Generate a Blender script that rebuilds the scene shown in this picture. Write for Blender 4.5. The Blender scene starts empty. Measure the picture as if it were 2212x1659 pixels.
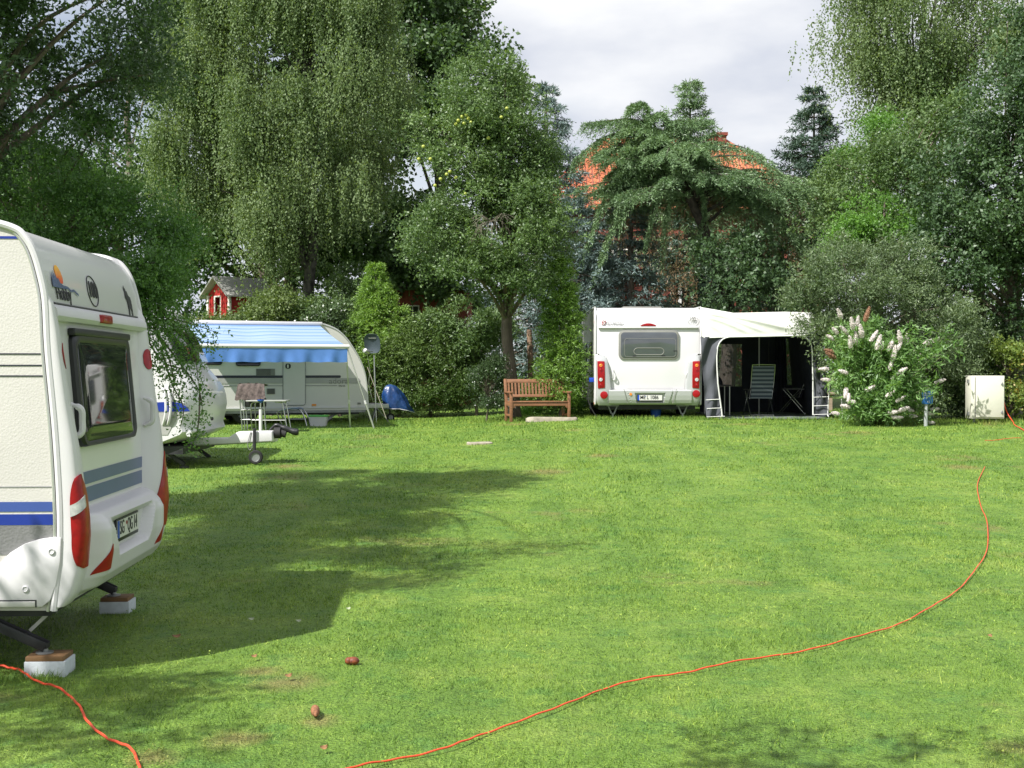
import bpy, bmesh, math, random
import numpy as np
from mathutils import Vector, Matrix
R = math.radians
scene = bpy.context.scene
COL = scene.collection

# ------------------------------------------------------------------ camera, sky, sun
CAMZ = 1.74
cam_d = bpy.data.cameras.new('camera'); cam = bpy.data.objects.new('camera', cam_d); COL.objects.link(cam)
cam.location = (0, 0, CAMZ); cam.rotation_euler = (R(90 - 0.573), 0, 0)
cam_d.sensor_width = 36; cam_d.lens = 43.95; cam_d.clip_start = 0.1; cam_d.clip_end = 2000
scene.camera = cam
SUN_EL = 50.0
SX, SY = -0.72, -0.69           # horizontal direction towards the sun
_n = math.hypot(SX, SY); SX /= _n; SY /= _n
sd = bpy.data.lights.new('sun', 'SUN'); sun = bpy.data.objects.new('sun', sd); COL.objects.link(sun)
sd.energy = 5.0; sd.angle = R(0.5); sd.color = (1.0, 0.965, 0.925)
ce = math.cos(R(SUN_EL))
sun.rotation_euler = Vector((-SX*ce, -SY*ce, -math.sin(R(SUN_EL)))).to_track_quat('-Z', 'Y').to_euler()
sun.location = (-20, -20, 30)
world = bpy.data.worlds.new('World'); scene.world = world; world.use_nodes = True
nt = world.node_tree; nt.nodes.clear()
N = nt.nodes.new
out = N('ShaderNodeOutputWorld'); bg = N('ShaderNodeBackground'); sky = N('ShaderNodeTexSky')
sky.sky_type = 'NISHITA'; sky.sun_disc = False; sky.sun_elevation = R(SUN_EL)
sky.sun_rotation = math.atan2(SX, SY); sky.air_density = 1.0; sky.dust_density = 1.0
tc = N('ShaderNodeTexCoord'); mp = N('ShaderNodeMapping'); mp.inputs['Scale'].default_value = (1.0, 1.0, 2.6)
mp.inputs['Location'].default_value = (0.35, 0.2, 0.6)
no = N('ShaderNodeTexNoise'); no.inputs['Scale'].default_value = 2.3; no.inputs['Detail'].default_value = 9; no.inputs['Roughness'].default_value = 0.52
cr = N('ShaderNodeValToRGB'); cr.color_ramp.elements[0].position = 0.30; cr.color_ramp.elements[0].color = (0.45,)*3 + (1,)
cr.color_ramp.elements[1].position = 0.50; cr.color_ramp.elements[1].color = (1, 1, 1, 1)
no2 = N('ShaderNodeTexNoise'); no2.inputs['Scale'].default_value = 5.0; no2.inputs['Detail'].default_value = 8
cr2 = N('ShaderNodeValToRGB'); cr2.color_ramp.elements[0].position = 0.35; cr2.color_ramp.elements[0].color = (5.4, 5.75, 6.6, 1)
cr2.color_ramp.elements[1].position = 0.62; cr2.color_ramp.elements[1].color = (8.1, 8.2, 8.4, 1)
mx = N('ShaderNodeMixRGB')
L = nt.links.new
L(tc.outputs['Generated'], mp.inputs['Vector']); L(mp.outputs[0], no.inputs['Vector']); L(mp.outputs[0], no2.inputs['Vector'])
L(no.outputs['Fac'], cr.inputs['Fac']); L(no2.outputs['Fac'], cr2.inputs['Fac'])
L(cr.outputs[0], mx.inputs['Fac']); L(sky.outputs[0], mx.inputs[1]); L(cr2.outputs[0], mx.inputs[2])
L(mx.outputs[0], bg.inputs['Color']); bg.inputs['Strength'].default_value = 0.074
L(bg.outputs[0], out.inputs['Surface'])
vs = scene.view_settings; vs.view_transform = 'Standard'; vs.look = 'None'; vs.exposure = 0.74; vs.gamma = 1.0; vs.use_curve_mapping = False
scene.render.resolution_x = 1024; scene.render.resolution_y = 768

# ------------------------------------------------------------------ ground shape and helpers
def smooth(t): t = np.clip(t, 0, 1); return t*t*(3-2*t)
def g(x, y):
    s = smooth((np.asarray(y, float)-8)/21.0)
    amp = 0.5 + 0.18*smooth((np.asarray(x, float)+3)/5.0)
    return s*amp + 0.008*np.clip(np.asarray(y, float)-29, 0, 60)
def W(X, Y, d): return Vector(((X-1106)/2700*d, d, CAMZ + (803-Y)/2700*d))
def G(X, Y, dz=0.0):                       # a point on the ground seen at X, Y
    d = 12.0
    for _ in range(60):
        x = (X-1106)/2700*d
        d = d*0.5 + 0.5*(CAMZ - float(g(x, d)))*2700/max(Y-803, 5)
    return Vector(((X-1106)/2700*d, d, float(g((X-1106)/2700*d, d)) + dz))

MATS = {}
def _bump(nt, bsdf, tex_out, strength, dist):
    b = nt.nodes.new('ShaderNodeBump'); b.inputs['Strength'].default_value = strength; b.inputs['Distance'].default_value = dist
    nt.links.new(tex_out, b.inputs['Height']); nt.links.new(b.outputs[0], bsdf.inputs['Normal'])
def mat(name, col, rough=0.5, metal=0.0, var=0.08, scale=3.0, bump=0.0, bscale=60.0, bdist=0.01, spec=0.5, coat=0.0, trans=0.0, stretch=None, col2=None, alpha=1.0, btype='noise'):
    if name in MATS: return MATS[name]
    m = bpy.data.materials.new(name); m.use_nodes = True; nt = m.node_tree
    b = nt.nodes['Principled BSDF']; b.inputs['Roughness'].default_value = rough; b.inputs['Metallic'].default_value = metal
    b.inputs['Specular IOR Level'].default_value = spec; b.inputs['Coat Weight'].default_value = coat
    b.inputs['Transmission Weight'].default_value = trans; b.inputs['Alpha'].default_value = alpha
    tc = nt.nodes.new('ShaderNodeTexCoord'); mp = nt.nodes.new('ShaderNodeMapping')
    if stretch: mp.inputs['Scale'].default_value = stretch
    nt.links.new(tc.outputs['Object'], mp.inputs['Vector'])
    n = nt.nodes.new('ShaderNodeTexNoise'); n.inputs['Scale'].default_value = scale; n.inputs['Detail'].default_value = 6
    nt.links.new(mp.outputs[0], n.inputs['Vector'])
    r = nt.nodes.new('ShaderNodeValToRGB')
    c2 = col2 if col2 else tuple(c*(1-2*var) for c in col)
    r.color_ramp.elements[0].position = 0.32; r.color_ramp.elements[0].color = tuple(c2)+(1,)
    r.color_ramp.elements[1].position = 0.62; r.color_ramp.elements[1].color = tuple(col)+(1,)
    nt.links.new(n.outputs['Fac'], r.inputs['Fac']); nt.links.new(r.outputs[0], b.inputs['Base Color'])
    if bump > 0:
        if btype == 'voronoi':
            t = nt.nodes.new('ShaderNodeTexVoronoi'); t.feature = 'SMOOTH_F1'; t.inputs['Scale'].default_value = bscale
            nt.links.new(mp.outputs[0], t.inputs['Vector']); _bump(nt, b, t.outputs['Distance'], bump, bdist)
        else:
            t = nt.nodes.new('ShaderNodeTexNoise'); t.inputs['Scale'].default_value = bscale; t.inputs['Detail'].default_value = 4
            nt.links.new(mp.outputs[0], t.inputs['Vector']); _bump(nt, b, t.outputs['Fac'], bump, bdist)
    MATS[name] = m; return m

def leafmat(name, c1, c2, c3=None, rough=0.48, trans=0.35, spec=0.5, nscale=0.5):
    c1, c2 = tuple(c*1.12+.008 for c in c1), tuple(c*1.3+.018 for c in c2)
    if c3: c3 = tuple(c*1.2+.02 for c in c3)
    m = bpy.data.materials.new(name); m.use_nodes = True; nt = m.node_tree
    b = nt.nodes['Principled BSDF']; b.inputs['Roughness'].default_value = rough; b.inputs['Specular IOR Level'].default_value = spec
    geo = nt.nodes.new('ShaderNodeNewGeometry'); n = nt.nodes.new('ShaderNodeTexNoise'); n.inputs['Scale'].default_value = nscale; n.inputs['Detail'].default_value = 2
    nt.links.new(geo.outputs['Position'], n.inputs['Vector'])
    a = nt.nodes.new('ShaderNodeMath'); a.operation = 'MULTIPLY_ADD'; a.inputs[1].default_value = 0.6
    s = nt.nodes.new('ShaderNodeMath'); s.operation = 'MULTIPLY_ADD'; s.inputs[1].default_value = 0.9; s.inputs[2].default_value = -0.25
    nt.links.new(geo.outputs['Random Per Island'], a.inputs[0]); nt.links.new(n.outputs['Fac'], s.inputs[0]); nt.links.new(s.outputs[0], a.inputs[2])
    r = nt.nodes.new('ShaderNodeValToRGB'); e = r.color_ramp.elements
    e[0].position = 0.1; e[0].color = tuple(c1)+(1,); e[1].position = 0.85; e[1].color = tuple(c2)+(1,)
    if c3: k = e.new(0.97); k.color = tuple(c3)+(1,)
    nt.links.new(a.outputs[0], r.inputs['Fac']); nt.links.new(r.outputs[0], b.inputs['Base Color'])
    t = nt.nodes.new('ShaderNodeBsdfTranslucent'); hs = nt.nodes.new('ShaderNodeMixRGB'); hs.blend_type = 'MULTIPLY'; hs.inputs['Fac'].default_value = 1
    hs.inputs[2].default_value = (1.5, 1.5, 0.6, 1); nt.links.new(r.outputs[0], hs.inputs[1]); nt.links.new(hs.outputs[0], t.inputs['Color'])
    mx = nt.nodes.new('ShaderNodeMixShader'); mx.inputs['Fac'].default_value = trans
    nt.links.new(b.outputs[0], mx.inputs[1]); nt.links.new(t.outputs[0], mx.inputs[2]); nt.links.new(mx.outputs[0], nt.nodes['Material Output'].inputs['Surface'])
    return m

def tag(o, label=None, cat=None, group=None, kind=None):
    if label: o['label'] = label
    if cat: o['category'] = cat
    if group: o['group'] = group
    if kind: o['kind'] = kind
    return o
def thing(name, loc, label, cat, group=None, rz=0.0):
    o = bpy.data.objects.new(name, None); COL.objects.link(o); o.location = loc; o.rotation_euler = (0, 0, rz); o.empty_display_size = 0.2
    return tag(o, label, cat, group)
def _off(parent):
    # full matrix of parent (unscaled), computed from local transforms
    M = Matrix.Identity(4); p = parent
    while p is not None:
        M = Matrix.Translation(p.location) @ p.rotation_euler.to_matrix().to_4x4() @ M; p = p.parent
    return M
def link(name, me, m, parent=None, world_coords=True, loc=None):
    o = bpy.data.objects.new(name, me); COL.objects.link(o)
    if m is not None:
        for k in (m if isinstance(m, (list, tuple)) else [m]): me.materials.append(k)
    if parent is not None:
        o.parent = parent
        if world_coords: me.transform(_off(parent).inverted())
    elif loc is not None:
        me.transform(Matrix.Translation(-Vector(loc))); o.location = loc
    return o
class MB:
    def __init__(s): s.v = []; s.f = []; s.M = None
    def add(s, vs, fs):
        n = len(s.v)
        s.v += [tuple(s.M @ Vector(v)) if s.M is not None else tuple(v) for v in vs]; s.f += [tuple(i+n for i in f) for f in fs]
        return s
    def box(s, a, b):
        x0, y0, z0 = a; x1, y1, z1 = b
        return s.add([(x0,y0,z0),(x1,y0,z0),(x1,y1,z0),(x0,y1,z0),(x0,y0,z1),(x1,y0,z1),(x1,y1,z1),(x0,y1,z1)],
                     [(0,3,2,1),(4,5,6,7),(0,1,5,4),(1,2,6,5),(2,3,7,6),(3,0,4,7)])
    def bar(s, p, q, w, h, up=(0,0,1)):
        p = Vector(p); q = Vector(q); d = (q-p).normalized(); u = Vector(up)
        if abs(d.dot(u)) > 0.98: u = Vector((1,0,0))
        a = d.cross(u).normalized(); b = a.cross(d).normalized(); a = a*w/2; b = b*h/2
        return s.add([p-a-b, p+a-b, p+a+b, p-a+b, q-a-b, q+a-b, q+a+b, q-a+b],
                     [(0,1,2,3),(7,6,5,4),(0,4,5,1),(1,5,6,2),(2,6,7,3),(3,7,4,0)])
    def tube(s, pts, r, n=8, cap=True):
        pts = [Vector(p) for p in pts]; k = len(pts); rs = r if isinstance(r, (list, tuple)) else [r]*k
        vs = []; prev = None
        for i, p in enumerate(pts):
            d = (pts[min(i+1,k-1)] - pts[max(i-1,0)])
            d = d.normalized() if d.length > 1e-9 else Vector((0,0,1))
            if prev is None:
                u = Vector((0,0,1)) if abs(d.z) < 0.9 else Vector((1,0,0)); a = d.cross(u).normalized()
            else:
                a = (prev - d*prev.dot(d))
                a = a.normalized() if a.length > 1e-6 else d.orthogonal().normalized()
            prev = a; b = d.cross(a)
            for j in range(n):
                t = 2*math.pi*j/n; vs.append(p + (a*math.cos(t) + b*math.sin(t))*rs[i])
        fs = [(i*n+j, i*n+(j+1)%n, (i+1)*n+(j+1)%n, (i+1)*n+j) for i in range(k-1) for j in range(n)]
        if cap: fs += [tuple(range(n-1,-1,-1)), tuple(range((k-1)*n, k*n))]
        return s.add(vs, fs)
    def prism(s, poly, ax, a0, a1):      # poly of 2D points; ax = axis it is pulled along ('x','y','z')
        n = len(poly)
        def P(u, v, w): return (w,u,v) if ax == 'x' else ((u,w,v) if ax == 'y' else (u,v,w))
        return s.add([P(u,v,a0) for u,v in poly]+[P(u,v,a1) for u,v in poly],
                     [tuple(range(n)), tuple(range(2*n-1,n-1,-1))]+[(i,n+i,n+(i+1)%n,(i+1)%n) for i in range(n)])
    def grid(s, fn, nu, nv):
        vs = [fn(i/(nu-1), j/(nv-1)) for j in range(nv) for i in range(nu)]
        return s.add(vs, [(j*nu+i, j*nu+i+1, (j+1)*nu+i+1, (j+1)*nu+i) for j in range(nv-1) for i in range(nu-1)])
    def loft(s, loops, close=True, cap=True):
        n = len(loops[0]); vs = [p for l in loops for p in l]; m = n if close else n-1
        fs = [(i*n+j, i*n+(j+1)%n, (i+1)*n+(j+1)%n, (i+1)*n+j) for i in range(len(loops)-1) for j in range(m)]
        if cap and close: fs += [tuple(range(n-1,-1,-1)), tuple(range((len(loops)-1)*n, len(loops)*n))]
        return s.add(vs, fs)
    def ball(s, c, r, n=12, m=8, sc=(1,1,1)):
        loops = [[(c[0]+r*sc[0]*math.sin(math.pi*(i+.02)/(m+.04))*math.cos(2*math.pi*j/n), c[1]+r*sc[1]*math.sin(math.pi*(i+.02)/(m+.04))*math.sin(2*math.pi*j/n), c[2]+r*sc[2]*math.cos(math.pi*(i+.02)/(m+.04))) for j in range(n)] for i in range(m+1)]
        return s.loft(loops)
    def build(s, name, m, parent=None, bevel=0.0, seg=2, smooth_=False, thick=0.0, loc=None, angle=30, sub=0):
        me = bpy.data.meshes.new(name); me.from_pydata(s.v, [], s.f)
        bm = bmesh.new(); bm.from_mesh(me)
        bmesh.ops.remove_doubles(bm, verts=bm.verts, dist=1e-5)
        bmesh.ops.recalc_face_normals(bm, faces=bm.faces)
        if thick:
            bmesh.ops.solidify(bm, geom=list(bm.faces), thickness=thick)
        if bevel > 0:
            es = [e for e in bm.edges if len(e.link_faces) == 2 and e.calc_face_angle(0) > R(angle)]
            bmesh.ops.bevel(bm, geom=es, offset=bevel, segments=seg, profile=0.5, affect='EDGES', clamp_overlap=True)
        if sub:
            bmesh.ops.subdivide_edges(bm, edges=bm.edges, cuts=sub, use_grid_fill=True)
        bm.to_mesh(me); bm.free()
        if smooth_ or bevel > 0:
            me.polygons.foreach_set('use_smooth', [True]*len(me.polygons)); me.set_sharp_from_angle(angle=R(38))
        return link(name, me, m, parent, True, loc)
def text(body, size, org, xd, ud, m, parent, name='lettering', ext=0.002, shear=0.0, align='LEFT', sx=1.0, bold=0.0):
    c = bpy.data.curves.new('t', 'FONT'); c.body = body; c.size = size; c.extrude = ext; c.shear = shear; c.align_x = align; c.align_y = 'CENTER'; c.offset = bold; c.resolution_u = 3
    o = bpy.data.objects.new('t', c); COL.objects.link(o)
    dg = bpy.context.evaluated_depsgraph_get(); me = bpy.data.meshes.new_from_object(o.evaluated_get(dg)); me.name = name
    bpy.data.objects.remove(o); bpy.data.curves.remove(c)
    xd = Vector(xd).normalized(); ud = Vector(ud).normalized(); nd = xd.cross(ud)
    M = Matrix.Translation(Vector(org)) @ Matrix((xd, ud, nd)).transposed().to_4x4() @ Matrix.Diagonal((sx,1,1,1))
    me.transform(M); me.materials.clear()
    return link(name, me, m, parent)
def arc(cx, cy, r, a0, a1, n): return [(cx+r*math.cos(R(a0+(a1-a0)*i/n)), cy+r*math.sin(R(a0+(a1-a0)*i/n))) for i in range(n+1)]
def rrect(u0, v0, u1, v1, r, n=5):
    return arc(u1-r, v0+r, r, -90, 0, n)+arc(u1-r, v1-r, r, 0, 90, n)+arc(u0+r, v1-r, r, 90, 180, n)+arc(u0+r, v0+r, r, 180, 270, n)
def spline(pts, n=8):
    pts = [Vector(p) for p in pts]; P = [pts[0]*2-pts[1]]+pts+[pts[-1]*2-pts[-2]]; o = []
    for i in range(1, len(P)-2):
        for k in range(n):
            t = k/n; a,b,c,d = P[i-1:i+3]
            o.append(0.5*((2*b)+(c-a)*t+(2*a-5*b+4*c-d)*t*t+(3*b-a-3*c+d)*t**3))
    return o+[pts[-1]]

# ------------------------------------------------------------------ numpy foliage
def nrm(a): return a/np.maximum(np.linalg.norm(a, axis=-1, keepdims=True), 1e-9)
def leaves_mesh(name, P, D, S, Ln, Wd, tri=False):
    """rhombic leaves: base P, direction D, side S, length Ln, width Wd"""
    n = len(P); Ln = Ln.reshape(-1,1); Wd = Wd.reshape(-1,1)
    D = nrm(D); S = nrm(S - D*np.sum(S*D, axis=1, keepdims=True)); Nn = np.cross(D, S)
    if tri:
        V = np.stack([P - S*Wd/2, P + S*Wd/2, P + D*Ln], 1).reshape(-1,3); k = 3
    else:
        V = np.stack([P, P + D*Ln*0.42 + S*Wd/2, P + D*Ln - Nn*Ln*0.12, P + D*Ln*0.42 - S*Wd/2], 1).reshape(-1,3); k = 4
    me = bpy.data.meshes.new(name); me.vertices.add(n*k); me.vertices.foreach_set('co', V.astype(np.float32).ravel())
    me.loops.add(n*k); me.loops.foreach_set('vertex_index', np.arange(n*k, dtype=np.int32))
    me.polygons.add(n); me.polygons.foreach_set('loop_start', np.arange(0, n*k, k, dtype=np.int32)); me.polygons.foreach_set('loop_total', np.full(n, k, dtype=np.int32))
    me.update(calc_edges=True); return me
class Leaves:
    def __init__(s): s.a = []
    def add(s, P, D, S, Ln, Wd): s.a.append((P, D, S, np.broadcast_to(Ln, (len(P),)).copy(), np.broadcast_to(Wd, (len(P),)).copy()))
    def build(s, name, m, parent, tri=False):
        P, D, S, Ln, Wd = [np.concatenate(k) for k in zip(*s.a)]
        me = leaves_mesh(name, P, D, S, Ln, Wd, tri); return link(name, me, m, parent)
def twig_leaves(LV, rng, O, D, tl, nl, leaf, width, droop=0.15, spread=0.9):
    """nl leaves along each twig (origins O, directions D, lengths tl)"""
    n = len(O); t = np.linspace(0.12, 1.0, nl)[None,:] + rng.normal(0, 0.03, (n, nl)); tl = np.broadcast_to(tl, (n,))
    P = O[:,None,:] + D[:,None,:]*(t*tl[:,None])[...,None]; P[...,2] -= droop*(t*t)*tl[:,None]
    P = P.reshape(-1,3) + rng.normal(0, 0.012, (n*nl,3)); DD = np.repeat(D, nl, 0)
    ld = nrm(DD*0.5 + rng.normal(0, 1, P.shape)*spread); sdv = rng.normal(0, 1, P.shape); 
    sz = rng.uniform(0.6, 1.2, len(P)); LV.add(P, ld, sdv, leaf*sz, width*sz)
def crown(LV, rng, blobs, n_clump, clump_r, n_twig, tl, nl, leaf, width, droop=0.15, up=0.2, back=0.4, inner=0.45, sup=7, frac=.8):
    """blobs: (centre Vector, (rx,ry,rz)); returns the clump centres"""
    w = np.array([b[1][0]*b[1][2] for b in blobs], float)**0.9; w /= w.sum(); cs = []
    for b, k in zip(blobs, rng.multinomial(n_clump, w)):
        if k == 0: continue
        d = nrm(rng.normal(0, 1, (k*3, 3))); keep = (d[:,1] < 0.35) | (rng.random(len(d)) < back); d = d[keep][:k]
        r = inner + (1-inner)*np.sqrt(rng.random((len(d),1)))
        c = np.array(b[0])[None] + d*r*np.array(b[1])[None]
        if sup and len(c) > sup:      # gather the clumps into boughs, leaving gaps between them
            ns = max(2, len(c)//sup); hub = c[:ns]; rb = 0.30*np.array(b[1])*np.array([1,1,.55]); c2 = hub[rng.integers(0, ns, len(c))] + nrm(rng.normal(0,1,c.shape))*(rng.random((len(c),1))**.5)*rb[None]
            c = np.where(rng.random((len(c),1)) < frac, c2, c)
        cs.append(c)
        cr_ = clump_r*rng.uniform(0.6, 1.35, len(c))
        O = np.repeat(c, n_twig, 0) + nrm(rng.normal(0, 1, (len(c)*n_twig,3)))*(np.repeat(cr_, n_twig)*rng.random(len(c)*n_twig)**0.6)[:,None]*np.array([1,1,.7])
        oc = nrm(O-np.repeat(c, n_twig, 0)); od = np.repeat(d, n_twig, 0)
        D = nrm(oc*0.7 + od*0.5 + rng.normal(0, 0.45, O.shape) + np.array([0,0,up]))
        twig_leaves(LV, rng, O, D, tl*rng.uniform(0.6, 1.3, len(O)), nl, leaf, width, droop)
    return np.concatenate(cs)
def limbs(mb, rng, base, top, r0, targets, n=40, sides=5):
    """a trunk from base to top with tapered limbs reaching for some of the clump centres"""
    base = Vector(base); top = Vector(top); pts = [base.lerp(top, t) + Vector((rng.normal(0, .012), rng.normal(0, .012), 0))*(top-base).length*(1 if 0 < t < 1 else 0) for t in np.linspace(0, 1, 8)]
    sp = spline(pts, 4); k = len(sp); H = (top-base).length
    rad = [r0*(1.25 if i == 0 else 1)*(1-0.8*i/(k-1)) for i in range(k)]
    mb.tube(sp, rad, 9)
    idx = rng.choice(len(targets), min(n, len(targets)), replace=False)
    for i in idx:
        t = Vector(targets[i]); h = max(0.15, min(0.92, (t.z-base.z)/max(H,.1)*0.75)); q = int(h*(k-1)); s = sp[q]
        mid = s.lerp(t, 0.5) + Vector((rng.normal(0,.1), rng.normal(0,.1), 0.12*(t-s).length)); L_ = spline([s, mid, t], 5)
        r = max(0.012, rad[q]*0.42); mb.tube(L_, [r*(1-0.85*j/(len(L_)-1)) for j in range(len(L_))], sides, cap=False)
def blob(X, Y, d, rx, rz, ry=None): s = d/2700; return (np.array(W(X, Y, d)), (rx*s, ry if ry else max(0.6, (rx+rz)/2*s*0.8), rz*s))
BARK = mat('bark', (0.16,0.13,0.10), 0.9, var=0.25, scale=6, bump=0.9, bscale=14, bdist=0.04, stretch=(1,1,0.25))
BARK_PALE = mat('pale bark', (0.45,0.43,0.40), 0.85, scale=4, bump=0.6, bscale=18, bdist=0.03, col2=(0.12,0.11,0.1), stretch=(1,1,0.5))
def broad_tree(name, label, cat, X, d, blobs, m, seed, topY=None, r0=0.2, n_clump=120, clump_r=0.5, n_twig=26, tl=0.4, nl=9, leaf=0.09, width=0.05, droop=0.15, up=0.2, group=None, bark=None, nlimb=40, baseX=None, parts=('trunk','crown'), inner=0.45, back=0.4, lean=None, sup=7, frac=.8):
    rng = np.random.default_rng(seed); bx = (X-1106)/2700*d; by = d; bz = float(g(bx, by))
    root = thing(name, (bx, by, bz), label, cat, group)
    LV = Leaves(); cs = crown(LV, rng, blobs, n_clump, clump_r, n_twig, tl, nl, leaf, width, droop, up, back, inner, sup, frac)
    top = Vector(blobs[0][0])
    if topY is not None: top.z = CAMZ+(803-topY)/2700*d
    if lean is not None: top = Vector(lean)
    mb = MB(); limbs(mb, rng, (bx, by, bz-0.1), top, r0, cs, nlimb); mb.build(parts[0], bark or BARK, root, smooth_=True)
    LV.build(parts[1], m, root); return root, cs, rng
# ------------------------------------------------------------------ shared materials
WHITE = mat('white gelcoat', (0.65,0.64,0.65), 0.28, var=0.02, scale=1.5, coat=0.3)
WHITE2 = mat('white plastic', (0.62,0.61,0.62), 0.38, var=0.03, scale=2)
CREAM = mat('hammered aluminium', (0.56,0.54,0.505), 0.4, var=0.03, scale=2, bump=0.4, bscale=85, bdist=0.003, btype='voronoi')
CREAM2 = mat('smooth cream sheet', (0.60,0.59,0.55), 0.3, var=0.03, scale=1.2)
ALU = mat('aluminium rail', (0.62,0.62,0.60), 0.35, metal=0.7, var=0.05)
CHROME = mat('bright steel tube', (0.5,0.5,0.5), 0.25, metal=1.0, var=0.04)
BLACKP = mat('black plastic', (0.015,0.016,0.018), 0.4, var=0.1)
RUBBER = mat('rubber', (0.02,0.02,0.02), 0.8, var=0.2)
GALV = mat('galvanised steel', (0.30,0.31,0.31), 0.5, metal=0.6, var=0.15, scale=8)
DARKST = mat('dark steel', (0.05,0.05,0.055), 0.5, metal=0.5, var=0.2, scale=9)
REDL = mat('red lens', (0.33,0.006,0.010), 0.3, var=0.15, scale=25, coat=0.15, spec=0.3, bump=0.2, bscale=120, bdist=0.002)
CLEARL = mat('clear lens', (0.55,0.56,0.55), 0.12, var=0.2, scale=30, coat=1.0)
ORANGEL = mat('orange lens', (0.75,0.22,0.02), 0.2, var=0.1, coat=1.0)
GLASS = mat('dark window glass', (0.018,0.02,0.022), 0.04, var=0.1, spec=0.5)
GLASSG = mat('grey window glass', (0.09,0.10,0.115), 0.08, var=0.2, scale=1.2, spec=0.8, coat=0.6)
BLUE = mat('blue stripe', (0.012,0.035,0.27), 0.35, var=0.05)
BLUE2 = mat('light blue stripe', (0.045,0.085,0.30), 0.4, var=0.05)
GREYBLUE = mat('grey blue stripe', (0.095,0.125,0.25), 0.35, var=0.05)
GREYS = mat('grey stripe', (0.20,0.20,0.20), 0.45, var=0.12, scale=2, bump=0.5, bscale=70, bdist=0.004, btype='voronoi')
LGREY = mat('light grey stripe', (0.36,0.36,0.34), 0.4, var=0.03)
INK = mat('black lettering', (0.02,0.02,0.025), 0.5)
GINK = mat('grey lettering', (0.30,0.30,0.31), 0.5)
NAVY = mat('navy stripe', (0.015,0.018,0.035), 0.4)
PLATE = mat('plate white', (0.62,0.62,0.58), 0.4, var=0.03)
EUBLUE = mat('plate blue', (0.01,0.06,0.42), 0.4)
SILVER = mat('silver paint', (0.50,0.51,0.51), 0.28, metal=0.35, var=0.04, scale=2)

def wheel(root, c, r, w, M=None, axis='y', spokes=True):
    mb = MB(); mb.M = M; cx, cy, cz = c; n = 28
    prof = [(r*.62,-w/2),(r*.9,-w/2),(r,-w*.3),(r,w*.3),(r*.9,w/2),(r*.62,w/2)]
    def ring(pr):
        return [[(cx+a*math.cos(2*math.pi*i/n), cy+b, cz+a*math.sin(2*math.pi*i/n)) if axis == 'y' else (cx+b, cy+a*math.cos(2*math.pi*i/n), cz+a*math.sin(2*math.pi*i/n)) for i in range(n)] for a, b in pr]
    mb.loft(ring(prof), cap=False)
    t = mb.build('tyre', RUBBER, root, smooth_=True)
    mb = MB(); mb.M = M; mb.loft(ring([(r*.1,-w*.25),(r*.55,-w*.3),(r*.62,-w*.5),(r*.64,w*.5),(r*.3,w*.4)])); mb.build('rim', GALV, root, smooth_=True)

# ------------------------------------------------------------------ caravan close on the left
Y1, Y2 = 7.10, 9.25
RZ = [0.38,0.80,1.33,1.85,2.14,2.30,2.43,2.51,2.55,2.585]
RX = [-2.60,-2.56,-2.58,-2.625,-2.64,-2.67,-2.71,-2.76,-2.81,-2.93]
def xb(z): return float(np.interp(z, RZ, RX))
H1 = thing('caravan', (-5.6, 8.2, 0), 'white and cream caravan with blue stripes seen close from its rear corner at the left', 'caravan')
prof = [(x, z) for x, z in zip(RX, RZ)] + [(-3.3,2.61),(-7.4,2.62),(-7.9,2.5),(-8.3,2.2),(-8.65,1.4),(-8.7,0.9),(-8.5,0.42)]
MB().prism(prof, 'y', Y1+0.02, Y2-0.02).build('body', WHITE, H1, smooth_=True)
# textured side sheets, slightly inside of the edge rails
sp_ = [(x-0.03, z) for x, z in prof[:9]] + [(-2.96,2.56),(-3.3,2.585),(-7.38,2.59),(-7.86,2.47),(-8.25,2.18),(-8.6,1.4),(-8.65,0.9),(-8.46,0.44)]
MB().prism(sp_, 'y', Y1, Y1+0.03).build('side_panel', CREAM, H1)
MB().prism(sp_, 'y', Y2-0.03, Y2).build('side_panel', CREAM, H1)
for yy in (Y1-0.004, Y2+0.004):
    rail = spline([(x-0.006, yy, z) for x, z in prof[:10]]+[(-3.1,yy,2.60)], 4)+[Vector((x, yy, z)) for x, z in [(-3.3,2.612),(-7.4,2.622),(-7.9,2.5),(-8.3,2.2)]]
    MB().tube(rail, 0.021, 8).build('edge_rail', WHITE2, H1, smooth_=True)
    MB().tube([p + Vector((-0.032, 0, -0.004)) for p in rail], 0.009, 6).build('edge_trim', ALU, H1, smooth_=True)
def xs(z): return xb(z)-0.045
def band(z0, z1, m, name='stripe', x1=-8.4, y=Y1-0.002):
    MB().add([(xs(z0), y, z0), (x1, y, z0), (x1, y, z1), (xs(z1), y, z1)], [(0,1,2,3)]).build(name, m, H1, thick=0.0015)
for z in (1.84, 1.775, 1.715): band(z-0.0035, z+0.0035, NAVY)
band(1.083, 1.088, GINK, 'seam'); band(0.945, 1.0, BLUE2); band(0.868, 0.93, BLUE); band(0.70, 0.863, GREYS)
band(2.492, 2.506, BLUE, x1=-7.6)
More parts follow.
